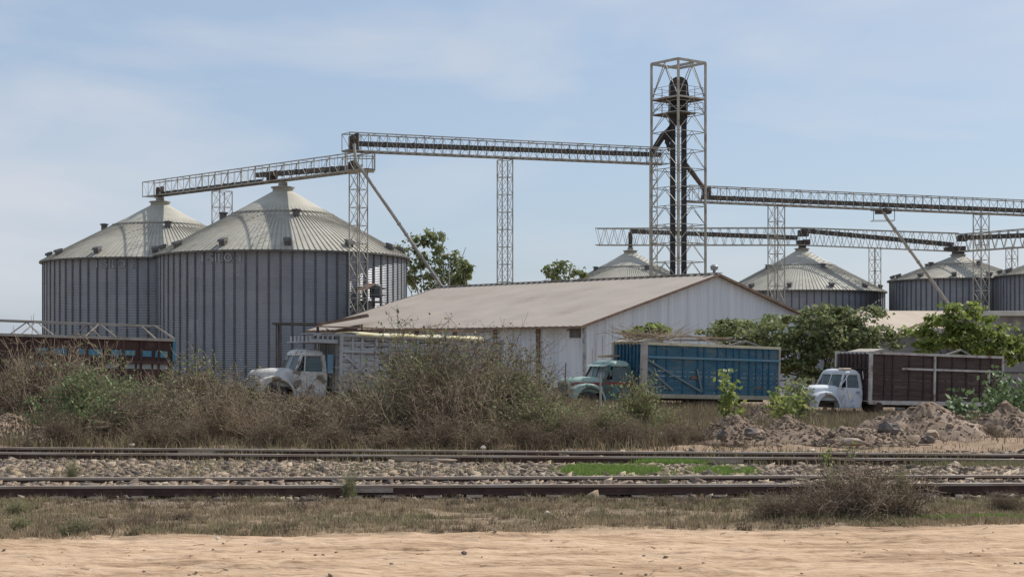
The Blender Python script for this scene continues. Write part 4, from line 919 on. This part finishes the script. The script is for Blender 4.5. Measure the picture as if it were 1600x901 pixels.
# ------------------------------------------------------------------ vegetation
def leaves_np(name, C, size, rng, matl, parent=None, flat=.0, asp=1.6):
    """one bent leaf quad at every row of C"""
    n = len(C); u = rng.normal(size=(n, 3)); u[:, 2] *= (1 - flat); u /= np.linalg.norm(u, axis=1)[:, None]
    v = rng.normal(size=(n, 3)); v -= (v * u).sum(1)[:, None] * u; v[:, 2] *= (1 - flat); v /= np.linalg.norm(v, axis=1)[:, None] + 1e-6
    s = (size * rng.uniform(.6, 1.3, n))[:, None]; a = u * s * asp / 2; b_ = v * s / 2
    V = np.stack([C - a, C + b_ * .9 - a * .1, C + a, C - b_ * .9 - a * .1], 1).reshape(-1, 3)
    FC = np.arange(n * 4).reshape(n, 4); return np_obj(name, V, FC, matl, 4, parent)
def ribbons(name, lines, matl, parent=None):
    """lines: list of (points, r0, r1) -> three sided tapering twigs"""
    V = []; FC = []; b0 = 0
    for pts, r0, r1 in lines:
        pts = np.array(pts); k = len(pts); d = pts[-1] - pts[0]; d = d / (np.linalg.norm(d) + 1e-9); x = np.cross(d, [.3, .9, .1]); x /= np.linalg.norm(x) + 1e-9; y = np.cross(d, x)
        rr = np.linspace(r0, r1, k)[:, None]
        ring = np.stack([pts + x * rr, pts + (-.5 * x + .87 * y) * rr, pts + (-.5 * x - .87 * y) * rr], 1).reshape(-1, 3); V.append(ring)
        for i in range(k - 1):
            for q in range(3): j = (q + 1) % 3; FC.append((b0 + i * 3 + q, b0 + i * 3 + j, b0 + i * 3 + 3 + j, b0 + i * 3 + 3 + q))
        b0 += 3 * k
    return np_obj(name, np.concatenate(V), np.array(FC), matl, 4, parent)
def crook(r, p, d, L_, n, wob, drop=0.):
    pts = [p]; d = d / np.linalg.norm(d)
    for i in range(n):
        d = d + r.normal(0, wob, 3) + np.array([0, 0, -drop]); d /= np.linalg.norm(d); p = p + d * L_ / n; pts.append(p)
    return pts, d
def bush_lines(r, h, spread, nst, sub=5, thick=.011, wob=.22, up=.9):
    lines = []; tips = []
    for s in range(nst):
        a = r.uniform(0, 6.28); tilt = abs(r.normal(0, spread)); d = np.array([math.cos(a) * tilt, math.sin(a) * tilt, up]); L_ = h * r.uniform(.45, 1.1)
        p0 = np.array([r.normal(0, .16 * h * spread * 2), r.normal(0, .16 * h * spread * 2), -.05]); pts, _ = crook(r, p0, d, L_, 6, wob); lines.append((pts, thick, thick * .35))
        for q in range(sub):
            k = r.integers(1, 6); a2 = r.uniform(0, 6.28); d2 = np.array([math.cos(a2), math.sin(a2), r.uniform(-.1, 1.1)]); l2 = L_ * r.uniform(.18, .5); pt2, _ = crook(r, np.array(pts[k]), d2, l2, 4, wob * 1.3); lines.append((pt2, thick * .55, thick * .25)); tips += pt2[1:]
            for q2 in range(2):
                a3 = r.uniform(0, 6.28); d3 = np.array([math.cos(a3), math.sin(a3), r.uniform(-.3, .9)]); pt3, _ = crook(r, np.array(pt2[r.integers(1, 4)]), d3, l2 * r.uniform(.3, .6), 3, wob * 1.4); lines.append((pt3, thick * .4, thick * .2)); tips += pt3[1:]
        tips += pts[2:]
    return lines, np.array(tips)
protos = {}
def bush_proto(key, h, spread, nst, sub, twm, leafs, thick=.011, wob=.22, seed=0):
    r = np.random.default_rng(100 + seed); lines, tips = bush_lines(r, h, spread, nst, sub, thick, wob)
    root = thing('dry_bush', 'dry bush', 'bush', (0, 0, 0)); ribbons('branches', lines, M[twm], root)
    for (lm, n, sz, nm) in leafs:
        idx = r.integers(0, len(tips), n); C = tips[idx] + r.normal(0, .05, (n, 3)); C = C[C[:, 2] > .02]; leaves_np(nm, C, sz, r, M[lm], root)
    protos[key] = [root, False]
bush_proto('road', 1.0, .7, 72, 7, 'twig_red', (('dryleaf', 500, .025, 'leaves'),), .0105, .26, 9)
bush_proto('thorn1', 1.6, .55, 85, 7, 'twig_red', (('dryleaf', 1300, .035, 'leaves'),), .016, .26, 1)
bush_proto('thorn2', 1.5, .75, 85, 7, 'twig', (('dryleaf', 900, .035, 'leaves'), ('leafC', 1800, .045, 'green_leaves')), .015, .3, 2)
bush_proto('thorn3', 1.75, .48, 75, 7, 'twig_red', (('leafC', 3600, .05, 'leaves'), ('dryleaf', 500, .04, 'dead_leaves')), .015, .22, 3)
bush_proto('pale', 1.2, .6, 110, 5, 'twig_pale', (('dryleaf', 2200, .03, 'leaves'),), .009, .2, 4)
bush_proto('green', 1.5, .6, 60, 6, 'twig', (('leafD', 1800, .055, 'leaves'), ('leafC', 3000, .05, 'dull_leaves')), .011, .2, 5)
bush_proto('tall', 2.8, .24, 42, 7, 'twig_red', (('leafC', 900, .045, 'leaves'), ('dryleaf', 900, .04, 'dead_leaves')), .014, .12, 6)
bush_proto('brushy', 1.0, .62, 150, 6, 'twig_red', (('dryleaf', 2200, .028, 'leaves'),), .008, .22, 7)
bush_proto('weed', .9, .35, 90, 4, 'twig_pale', (('leafC', 2400, .035, 'leaves'), ('leafB', 500, .03, 'fresh_leaves')), .007, .15, 8)
def put_bush(key, px, py, Y, s, label, group='dry bushes in the thicket behind the tracks', name='dry_bush', cat='bush', sx=1., sz=1.):
    p = protos[key]; rs_ = random.uniform(.88, 1.12); s *= rs_; x = (px - CX) / F * Y; z = float(ground_h(np.array(x), np.array(Y)))
    o = p[0] if not p[1] else copy_tree(p[0]); p[1] = True; o.name = name
    o.location = (x, Y, z - .03); o.rotation_euler = (0, 0, random.uniform(0, 6.28)); o.scale = (s * sx, s * sx, s * sz); tag(o, label, cat, group); return o
G = 'dry bushes in the thicket behind the tracks'
THICK = 'tangled leafless brown bush in the dense thicket behind the far track'
belt = [
 # key, px, Y, scale, sz, label
 ('green', 128, 37, 1.15, 1.25, 'green leafy bush in front of the leftmost brown truck'),
 ('green', 190, 41, 1.0, 1.15, 'second dull green bush just right of the green bush by the brown truck'),
 ('thorn1', 60, 43, 1.25, 1.5, 'brown thorny bush covering the side of the leftmost truck'),
 ('thorn2', 30, 39, .75, .9, 'small brown bush low at the left edge by the bare earth'),
 ('thorn1', 205, 36.5, 1.0, 1.0, None), ('thorn2', 265, 38, 1.15, 1.0, None), ('thorn1', 330, 40, 1.2, 1.05, None), ('pale', 340, 36, 1.15, 1.0, 'pale tan bush of fine stems below the big silo'),
 ('pale', 400, 35.5, 1.0, .9, 'pale tan brushy bush below the white truck bumper'), ('thorn2', 380, 44, 1.1, .95, None), ('thorn1', 450, 37, 1.1, .8, None), ('thorn2', 490, 39, 1.0, .8, None),
 ('thorn3', 540, 42, .85, .85, 'olive tinged bush behind the thicket at the white truck cab rear'), ('thorn1', 560, 36, 1.0, .85, None), ('thorn2', 620, 37.5, 1.25, 1.2, None), ('thorn3', 655, 39, 1.25, 1.35, 'tallest dense brown bush in front of the white slatted box'),
 ('tall', 680, 38, 1.0, 1.05, 'bush of tall upright bare shoots reaching above the white truck tarp'), ('thorn1', 700, 36, 1.15, 1.15, None), ('tall', 770, 40, .95, 1.0, 'tall wispy bush with shoots crossing the warehouse eave'),
 ('thorn2', 750, 37, 1.1, 1.1, None), ('thorn3', 800, 38.5, 1.1, 1.25, 'olive bush in front of the tail of the white stake truck'), ('tall', 822, 43, .85, 1.0, 'wispy green shooting bush before the warehouse side wall'), ('thorn3', 845, 37, .9, .9, None),
 ('weed', 880, 36, 1.1, 1.0, 'brown green weedy bush below the green truck hood'), ('pale', 920, 38, .9, .8, 'low tan bush below the green and red cab'), ('weed', 955, 36.5, 1.05, .9, 'weedy low bush in front of the green truck cab door'),
 ('weed', 1000, 40, 1.45, 1.35, 'feathery green weed clump below the blue box front'), ('green', 1000, 40, .65, .9, 'small green bush before the front of the blue box'), ('pale', 1060, 40, .8, .6, 'low dry clump below the middle of the blue box'),
 ('weed', 1040, 44, 1., .9, 'greenish weed clump touching the blue box sill'), ('pale', 1120, 47, .8, .6, None), ('thorn3', 300, 46, 1.2, 1.1, None), ('thorn1', 585, 44, .9, .85, None), ('thorn1', 730, 44, 1.2, 1.1, None), ('thorn2', 130, 45, 1.3, 1.5, None),
 ('weed', 1300, 52, 1.1, .7, 'weed clump under the wheel arch of the white cab'), ('weed', 1345, 54, 1.0, .6, 'low weeds beside the white cab door'), ('weed', 1215, 58, 1.0, .7, 'weeds behind the tail of the blue truck'), ('pale', 1410, 47, .7, .5, 'small dry clump at the foot of the earth heap'),
 ('tall', 640, 36.5, .8, .95, 'bare upright shoots rising from the middle of the thicket'), ('tall', 725, 37, .85, 1.0, 'tall bare shoots just left of the white truck tail'), ('tall', 100, 40, .7, .9, 'bare shoots rising in front of the brown truck side'),
 ('tall', 240, 42, .65, .9, 'bare shoots near the blue tail post of the brown truck'), ('tall', 345, 43, .62, .85, 'thin shoots in front of the big silo wall'), ('tall', 560, 41, .8, .9, 'thin shoots before the front of the white slatted box'), ('tall', 860, 40, .7, .85, 'thin leafy shoots in front of the warehouse side wall'),
 ('thorn2', 20, 47, 1.2, 1.35, None), ('weed', 1180, 50, .9, .6, None), ('pale', 1560, 45, .8, .6, 'small dry clump at the right of the earth heaps'),
]
for key, px, Y, s, sz, lab in belt: put_bush(key, px, 0, Y, s, lab or THICK, G, sz=sz)
for q, (px, Y, s) in enumerate(((100, 34.5, .5), (240, 34.2, .55), (300, 34.6, .5), (430, 34.3, .5), (520, 34.2, .55), (610, 34.2, .5), (690, 34.3, .55), (760, 34.4, .5), (830, 34.4, .5), (900, 34.5, .45), (980, 34.6, .45), (1050, 35.2, .4))):
    put_bush('brushy', px, 0, Y, s * 1.6, 'knee high twiggy brush at the foot of the thicket', 'low twiggy brush along the far track')
# foreground bushes
FG = 'bushes beside the dirt road'
put_bush('road', 1338, 0, 20.3, 1.0, 'big bare brown bush beside the near rail at right', FG, sz=1.0, sx=1.0)
put_bush('road', 1262, 0, 20.1, .72, 'left spreading half of the bare brown bush by the near rail', FG, sz=.9, sx=1.1)
put_bush('road', 1395, 0, 20.4, .8, 'right half of the bare brown bush with thin upright shoots', FG, sz=1.1, sx=1.2)
put_bush('thorn1', 1330, 0, 20.8, .42, 'upright twiggy shoots at the top of the bare brown bush', FG, sz=1.15)
put_bush('weed', 1408, 0, 22.0, .62, 'thin yellowish shoots just right of the bare brown bush', FG, sx=.5, sz=1.2)
put_bush('weed', 1300, 0, 21.8, .62, 'thin leafy shoots rising above the bare brown bush', FG, sx=.5, sz=1.3)
put_bush('thorn3', 118, 0, 18.3, .2, 'small dark green bush at the dirt road edge at left', FG, sz=.9, sx=1.5)
put_bush('brushy', 1570, 0, 21.6, .35, 'small brown bush at the right end of the grass strip', FG, sx=1.1)
put_bush('brushy', 215, 0, 19.3, .3, 'low brown tuft right of the small dark bush', FG, sx=1.2, sz=.8)
put_bush('weed', 545, 0, 22.9, .55, 'tall green weed standing against the near rail left of centre', FG, sx=.5)
put_bush('weed', 112, 0, 24.9, .5, 'green weed growing between the rails at left', FG, sx=.4, sz=1.1)
put_bush('weed', 1040, 0, 23.6, .45, 'thin green weed between the near rails below the blue truck', FG, sx=.3)
put_bush('brushy', 290, 0, 20.1, .24, 'wider brown tuft on the grass strip right of the low brown tuft', FG, sx=1.7, sz=.8)
put_bush('weed', 25, 0, 20.6, .32, 'greenish tuft at the left edge of the grass strip', FG, sx=1.4)

put_bush('brushy', 1215, 0, 19.9, .42, 'low brown brush spreading left from the bare brown bush', FG, sx=1.3)
put_bush('weed', 30, 0, 18.9, .3, 'grey green tuft at the left end of the dirt road edge', FG, sx=1.3)
for q, (px, Y, s) in enumerate(((1090, 37, .5), (1165, 40, .6), (1210, 41, .55), (1300, 38, .5), (1380, 42, .6), (1480, 42.5, .55), (1545, 38, .45), (1590, 43, .6))):
    put_bush('weed' if q % 2 else 'brushy', px, 0, Y, s, 'small dry weed growing among the earth heaps', 'dry weeds among the earth heaps')

# broadleaf saplings (smooth tree tobacco)
def sapling(px, py_top, py_bot, Y, wpx, label, seed, n=240, sz=.12, lm='leafD'):
    r = np.random.default_rng(seed); x = (px - CX) / F * Y; zt = at(0, py_top, Y).z; z0 = float(ground_h(np.array(x), np.array(Y))); h = max(.5, zt - z0); w_ = wpx / F * Y / 2
    root = thing('leafy_sapling', label, 'sapling', (x, Y, z0), 0, 'broadleaf saplings among the trucks'); lines = []; tips = []
    for s in range(6):
        a = r.uniform(0, 6.28); pts, _ = crook(r, np.array([0, 0, -.05]), np.array([math.cos(a) * w_ / h * .9, math.sin(a) * w_ / h * .9, 1]), h * r.uniform(.65, 1.), 7, .08); lines.append((pts, .02, .006)); tips += pts[2:]
    ribbons('stem', lines, M['bark'], root); tips = np.array(tips); C = tips[r.integers(0, len(tips), n)] + r.normal(0, 1, (n, 3)) * np.array([w_ * .33, w_ * .33, .14 * h])
    C[:, 2] = np.clip(C[:, 2], .05, h); leaves_np('foliage', C, sz, r, M[lm], root, flat=.1, asp=1.5)
sapling(1137, 578, 660, 50, 38, 'bright leafy sapling in front of the blue truck box', 1, 330, .13, 'leafB')
sapling(1228, 605, 665, 48, 40, 'low bright green sapling between the blue truck and the white cab', 2, 380, .12, 'leafB')
sapling(1250, 592, 660, 54, 50, 'dull green sapling against the hood of the white cab', 3, 700, .12, 'leafC')
sapling(1495, 607, 655, 50, 34, 'broad leaved sapling in front of the brown box', 4, 260, .15)
sapling(1555, 596, 660, 52, 60, 'wide green sapling at the tail of the brown box', 5, 520, .14)
sapling(1590, 572, 655, 54, 60, 'tall bluish green sapling at the right edge', 6, 700, .15)
sapling(1630, 580, 655, 52, 60, 'bluish green sapling cut by the right edge', 7, 500, .15)
sapling(1330, 708, 720, 29, 14, 'tiny bright seedling between the two tracks', 8, 40, .05, 'leafB')
sapling(1292, 715, 730, 28, 18, 'tiny green seedling in the ballast by the far rail', 9, 60, .05, 'leafB')

# trees
def tree(label, px, Y, z0, blobs, lm, seed, leaf=.17, per=900, group=None, name='broadleaf_tree', trunk_r=.14, layered=.5, droop=0):
    """blobs: (px, py, rx_px, ry_px, dY) foliage masses in the crown"""
    r = np.random.default_rng(seed); x = (px - CX) / F * Y; root = thing(name, label, 'tree', (x, Y, z0), 0, group); O = np.array([x, Y, z0]); s = Y / F
    lines = []; Cs = []; fork = np.array([0, 0, 1.1])
    tp, _ = crook(r, np.array([0, 0, -.1]), np.array([.05, 0, 1.]), 1.4, 5, .08); lines.append((tp, trunk_r, trunk_r * .75)); base = np.array(tp[-1])
    for (bx, by, rx, ry, dY) in blobs:
        c = np.array(at(bx, by, Y)) - O + np.array([0, dY, 0]); Rx, Rz = rx * s, ry * s; Ry = Rx * .9
        d = c - base; pts, _ = crook(r, base, d, np.linalg.norm(d), 7, .12); lines.append((pts, trunk_r * .5, .03))
        ncl = max(8, int(per * Rx * Rz * .024)); 
        for k in range(ncl):
            v = r.normal(size=3); v /= np.linalg.norm(v); v *= r.uniform(.3, 1.0) ** .5 * r.uniform(.75, 1.28); cc = c + v * np.array([Rx, Ry, Rz]); 
            b0 = c + v * np.array([Rx, Ry, Rz]) * .35; pt, _ = crook(r, b0, cc - b0, np.linalg.norm(cc - b0), 3, .1); lines.append((pt, .025, .01))
            m_ = int(per * .048 * r.uniform(.5, 1.4)); sp_ = r.uniform(.22, .5) * min(1.3, max(.6, Rx * .6)); q = r.normal(size=(m_, 3)) * np.array([sp_, sp_, sp_ * (1 - layered)]); q[:, 2] -= droop * np.abs(r.normal(0, 1, m_)) * sp_; Cs.append(cc + q)
    ribbons('trunk', lines, M['bark'], root); leaves_np('crown', np.concatenate(Cs), leaf, r, M[lm], root, flat=.35 * layered * 1.2); return root
TG = 'green trees behind the trucks'
tree('wide dark green tree between the blue truck and the white cab', 1290, 84, -1.1, [(1150, 515, 34, 12, 1), (1200, 520, 40, 22, 0), (1235, 548, 46, 32, 0), (1262, 505, 30, 14, 1), (1290, 490, 34, 13, 0), (1335, 492, 38, 15, 0), (1300, 520, 44, 24, -1), (1350, 518, 44, 20, 0), (1310, 552, 50, 28, 0), (1370, 540, 32, 22, 0), (1250, 580, 40, 22, 0), (1225, 500, 26, 9, 2)], 'leafC', 31, .19, 900, TG, layered=.62)
tree('bright green tree in front of the tan roofed shed at right', 1500, 84, -1.1, [(1505, 482, 26, 12, 0), (1478, 503, 32, 12, 0), (1520, 505, 34, 16, 0), (1455, 525, 34, 18, 0), (1500, 530, 40, 22, 0), (1560, 520, 28, 14, 0), (1565, 542, 34, 18, 0), (1440, 545, 26, 14, 0), (1530, 550, 40, 16, 0), (1590, 553, 26, 14, 0)], 'leafB', 32, .2, 900, TG, layered=.6)
tree('small tree whose flat crown shows just above the blue truck cab', 1013, 86, -1.0, [(1013, 512, 20, 6, 0), (995, 520, 18, 6, 0), (1032, 519, 20, 6, 0), (1015, 532, 26, 8, 0)], 'leafB', 33, .17, 1100, TG, layered=.7)
tree('dark flat topped tree showing above the rear of the blue box', 1150, 88, -1.0, [(1150, 506, 24, 7, 0), (1120, 518, 24, 8, 0), (1175, 514, 26, 9, 0), (1150, 528, 40, 10, 0), (1190, 535, 26, 12, 0)], 'leafC', 34, .18, 1100, TG, layered=.7)
tree('tall tree behind the warehouse roof beside the big silo', 675, 165, WZ, [(648, 376, 11, 15, 0), (664, 372, 7, 12, 0), (684, 378, 13, 18, 0), (632, 398, 15, 16, 0), (660, 405, 15, 16, 0), (690, 410, 17, 20, 0), (714, 408, 13, 14, 0), (722, 424, 12, 12, 0), (645, 428, 20, 18, 0), (685, 438, 22, 14, 0), (705, 434, 15, 12, 0)], 'leafC', 35, .30, 460, 'far trees', layered=.1, trunk_r=.3)
tree('slim grey green tree showing above the warehouse ridge', 875, 190, WZ, [(875, 416, 17, 10, 0), (862, 426, 14, 9, 0), (890, 426, 14, 9, 0), (910, 427, 8, 5, 0), (875, 440, 24, 12, 0)], 'leafC', 36, .3, 460, 'far trees', layered=.15, trunk_r=.25)
tree('small wispy tree right of the tall dark tree', 722, 150, WZ, [(728, 422, 8, 14, 0), (716, 438, 12, 9, 0)], 'leafC', 37, .3, 620, 'far trees', layered=.1, trunk_r=.15)

# branches heaped on the blue truck
def brush_heap():
    r = np.random.default_rng(4); lines = []
    for q in range(110):
        p = np.array([r.uniform(-.9, .9), r.uniform(-.9, .9), r.uniform(0, .22)]); a = r.uniform(0, 6.28); pts, _ = crook(r, p, np.array([math.cos(a), math.sin(a) * .5, r.uniform(-.05, .25)]), r.uniform(.8, 2.0), 5, .12); lines.append((pts, .018, .008))
    c = at(1012, 529, 69.8); root = thing('branch_heap', 'heap of dry branches lying on the front of the blue truck box', 'branches', (c.x, c.y + .3, c.z - .08)); ribbons('branches', lines, M['twig'], root)
brush_heap()

# ------------------------------------------------------------------ right hand sheds
sh = thing('tan_roof_shed', 'low shed with a pale tan roof behind the bright green tree', 'shed', (at(1375, 545, 104).x, 104, WZ), R(8))
m = MB(); m.box(0, 13.2, 0, 9, 0, 4.25); m.build('wall', M['block'], sh)
m = MB(); m.add([(-.4, -.4, 4.28), (13.4, -.4, 4.28), (13.4, 8, 6.0), (-.4, 8, 6.0), (13.4, 16, 4.28), (-.4, 16, 4.28)], [(0, 1, 2, 3), (3, 2, 4, 5)]); o = m.build('roof', mat('tan shed roof', (.40, .325, .25), (.46, .385, .31), .6, rough=.8, stretch=(2, .3, 1)), sh); o.modifiers.new('t', 'SOLIDIFY').thickness = .08
m = MB(); m.bar((1.2, -.3, 4.36), (9., 7.8, 6.03), .08, .10); m.build('roof_joint', M['trim'], sh)
sh2 = thing('grey_shed', 'grey walled shed with a white fascia at the right edge', 'shed', (at(1548, 545, 98).x, 98, WZ), R(4))
m = MB(); m.box(0, 14, 0, 8, 0, 5.3); m.build('wall', M['block'], sh2)
m = MB(); m.box(-.3, 14.3, -.35, 8.3, 5.31, 5.62); m.build('roof_fascia', mat('off white fascia', (.62, .60, .54), (.5, .48, .43), 1.), sh2, bevel=.02)
m = MB(); m.box(1.5, 2.3, -.06, -.01, 3.0, 4.4); m.build('window', M['vent'], sh2)
m = MB(); m.box(3.6, 6.2, -.06, -.01, 2.6, 4.2); m.build('window', M['glass'], sh2)
lw = thing('low_wall', 'low rendered wall behind the truck tails at the right', 'wall', (at(1400, 0, 82).x, 82, -1.1), 0)
m = MB(); m.box(0, 16, 0, .2, 0, 2.0); m.build('wall_body', M['block'], lw); m = MB(); m.box(-.05, 16.05, -.05, .25, 2.0, 2.1); m.build('coping', M['galv_rib'], lw)
# fence behind the gap
fe = thing('pole_fence', 'rough pole fence under the trees between the blue truck and the white cab', 'fence', (at(1205, 0, 78).x, 78, -1.0))
for k in range(6):
    m = MB(); m.bar((k * 1.05, 0, 0), (k * 1.05 + .04, 0, 1.75), .12); m.build('fence_post', M['grey_wood'], fe)
for z in (.7, 1.2, 1.6): m = MB(); m.bar((-.2, .06, z), (5.6, .06, z + .05), .07); m.build('fence_rail', M['timber'], fe)
# poles
for (px, pt, pb, Y, lean, lab, w_) in ((884, 567, 640, 58, .35, 'dark leaning stick standing before the green truck hood', .07), (938, 583, 655, 44, .0, 'thin grey post standing in front of the green truck door', .07)):
    p = at(px, pt, Y); z0 = float(ground_h(np.array(p.x), np.array(Y))); o = thing('wooden_post', lab, 'post', (p.x, Y, z0)); m = MB(); m.tube([(-lean * .6, 0, -.1), (-lean * .1, 0, (p.z - z0) * .5), (0, 0, p.z - z0)], [w_ / 2, w_ / 2, w_ / 3], 7); m.build('shaft', M['grey_wood'] if lean == 0 else M['timber'], o, auto=50); m = MB(); m.tube([(0, 0, p.z - z0 - .02), (.012, 0, p.z - z0 + .03)], [w_ / 3, w_ / 8], 7); m.build('splintered_tip', M['timber'], o)

# ------------------------------------------------------------------ earth heaps and rocks
def heap(label, px, py, Y, wpx, seed, dep=2.2, hfac=1., group='earth heaps beside the far track'):
    r = np.random.default_rng(seed); x = (px - CX) / F * Y; W_ = wpx / F * Y / 2; z0 = float(base_z(x, Y)); h = (at(0, py, Y).z - z0) * hfac; n = 110
    root = thing('earth_heap', label, 'earth heap', (x, Y, z0), 0, group)
    u = np.linspace(-1, 1, n); U, Vv = np.meshgrid(u, u); rr = np.sqrt(U ** 2 + Vv ** 2) + .25 * fbm(U * 2 + seed * 7, Vv * 2, 3)
    hgt = h * np.clip(1 - rr ** 1.35, 0, 1) ** .9; Xl = U * W_; Yl = Vv * dep; nz_ = fbm(Xl * 1.6 + seed, Yl * 1.6, 5); hgt = hgt * (1 + .7 * nz_) + np.clip(1.1 - rr, 0, 1) * .38 * fbm(Xl * 3.0 + seed, Yl * 3.0, 5) - .12 * (rr > .97)
    V = np.stack([Xl, Yl, hgt], -1).reshape(-1, 3); i = (np.arange(n - 1)[:, None] * n + np.arange(n - 1)[None]).ravel(); np_obj('heap_body', V, np.stack([i, i + 1, i + n + 1, i + n], -1), M['mound'], 4, root)
    k = r.integers(0, n * n, 1500); k = k[(rr.ravel()[k] < 1.1)]; P = V[k]; o = stones('clods', P[:, 0] + r.normal(0, .04, len(P)), P[:, 1] + r.normal(0, .04, len(P)), P[:, 2] + .01, r.gamma(1.4, .018, len(P)) + .012, r, M['clod']); o.parent = root; o['kind'] = 'stuff'
heap('largest heap of loose reddish earth in front of the brown box truck', 1440, 636, 39, 240, 1, 2.6)
heap('broken earth heap at right of the largest one', 1570, 640, 41, 170, 2, 2.4)
heap('low earth heap in front of the blue box', 1150, 655, 38, 130, 3, 1.8)
heap('earth heap below the gap between the blue truck and the white cab', 1235, 655, 38.5, 130, 4, 1.9)
heap('low spread of earth at the foot of the largest heap', 1350, 672, 36, 170, 5, 1.4)
heap('long low bank of earth joining the heaps behind the far rail', 1290, 668, 37.2, 460, 9, 1.3)
heap('small earth heap behind the tail of the blue truck', 1195, 628, 52, 90, 6, 1.8)
heap('pale earth bank at the left edge by the brown truck', 5, 648, 38, 110, 7, 1.6)
heap('low brown earth bank in front of the leftmost bushes', 70, 672, 35.5, 140, 8, 1.0)
M['clod1'] = mat('dull pale stone', (.36, .29, .22), (.26, .2, .15), 3, rough=.95, bump=.6)
def rock(label, px, py, Y, sx, sy, sz, mt, seed, dz=0, grp='loose rocks by the tracks'):
    bm = bmesh.new(); bmesh.ops.create_icosphere(bm, subdivisions=2, radius=1); r = random.Random(seed)
    for v in bm.verts:
        p = v.co * 2.2 + Vector((seed * 3.1, 0, 0)); from_ = float(fbm(np.array(p.x * 1.2 + p.z), np.array(p.y * 1.2 - p.z * .7), 3)); v.co *= 1 + 1.2 * from_; v.co.x *= sx; v.co.y *= sy; v.co.z *= sz
    me = bpy.data.meshes.new('rock'); bm.to_mesh(me); bm.free(); me.materials.append(M[mt]); o = bpy.data.objects.new('rock', me); COL.objects.link(o); p = at(px, py, Y); o.location = (p.x, Y, p.z + dz); o.rotation_euler = (0, 0, r.uniform(0, 3)); tag(o, label, 'rock', grp)
rock('dark angular boulder lodged in the largest earth heap', 1388, 670, 36.6, .28, .25, .2, 'dark_rock', 1)
rock('pale flat rock behind the far rail left of the dark boulder', 1332, 690, 34.2, .26, .18, .09, 'clod1', 2)
rock('yellowish lump on the face of the largest heap', 1456, 678, 36.4, .2, .15, .1, 'clod1', 3)
rock('dark hollow looking lump under the yellowish one', 1450, 686, 35.8, .16, .14, .09, 'dark_rock', 4)
rock('pinkish white rock lying between the two tracks at right', 1491, 731, 27.6, .17, .12, .12, 'clod1', 5)
rock('dark clod on the earth heap near the blue box', 1128, 680, 36, .15, .13, .12, 'dark_rock', 6)
rock('dark clod below the gap between the trucks', 1172, 676, 36, .18, .14, .11, 'dark_rock', 7)
rock('small pale stone on bare earth behind the far rail', 1218, 695, 33.6, .08, .07, .04, 'clod1', 8)
rock('small white stone at the dirt road edge left of centre', 341, 842, 17.8, .035, .03, .03, 'pale_rock', 9)
rock('small white stone in the dry grass below the green truck', 855, 801, 20.4, .04, .03, .03, 'pale_rock', 10)
rock('white stone behind the far rail below the left bushes', 206, 695, 33.2, .08, .06, .04, 'clod1', 11)
rock('pinkish stone behind the far rail right of centre', 755, 699, 33.0, .07, .06, .05, 'pale_rock', 12)
rock('small dark clod on the dirt road right of centre', 725, 863, 16.2, .035, .03, .02, 'dark_rock', 13)
rock('long pale stone slab resting by the far rail', 690, 719, 29.0, .3, .06, .04, 'clod1', 14)

# far tree line that closes the plain
r = np.random.default_rng(9); n = 60000; X = r.uniform(-260, 330, n); hh = 5.0 * (.5 + np.clip(fbm(X * .05, X * 0 + 2, 4) + .5, 0, 1)); Z = WZ + hh * r.random(n) ** .8; Yt = 420 + r.uniform(-8, 8, n)
o = leaves_np('far_tree_line', np.stack([X, Yt, Z], -1), .9, r, M['leafC']); tag(o, 'low dusty green tree line far behind the silos', 'tree line', kind='stuff')
bpy.context.view_layer.update()
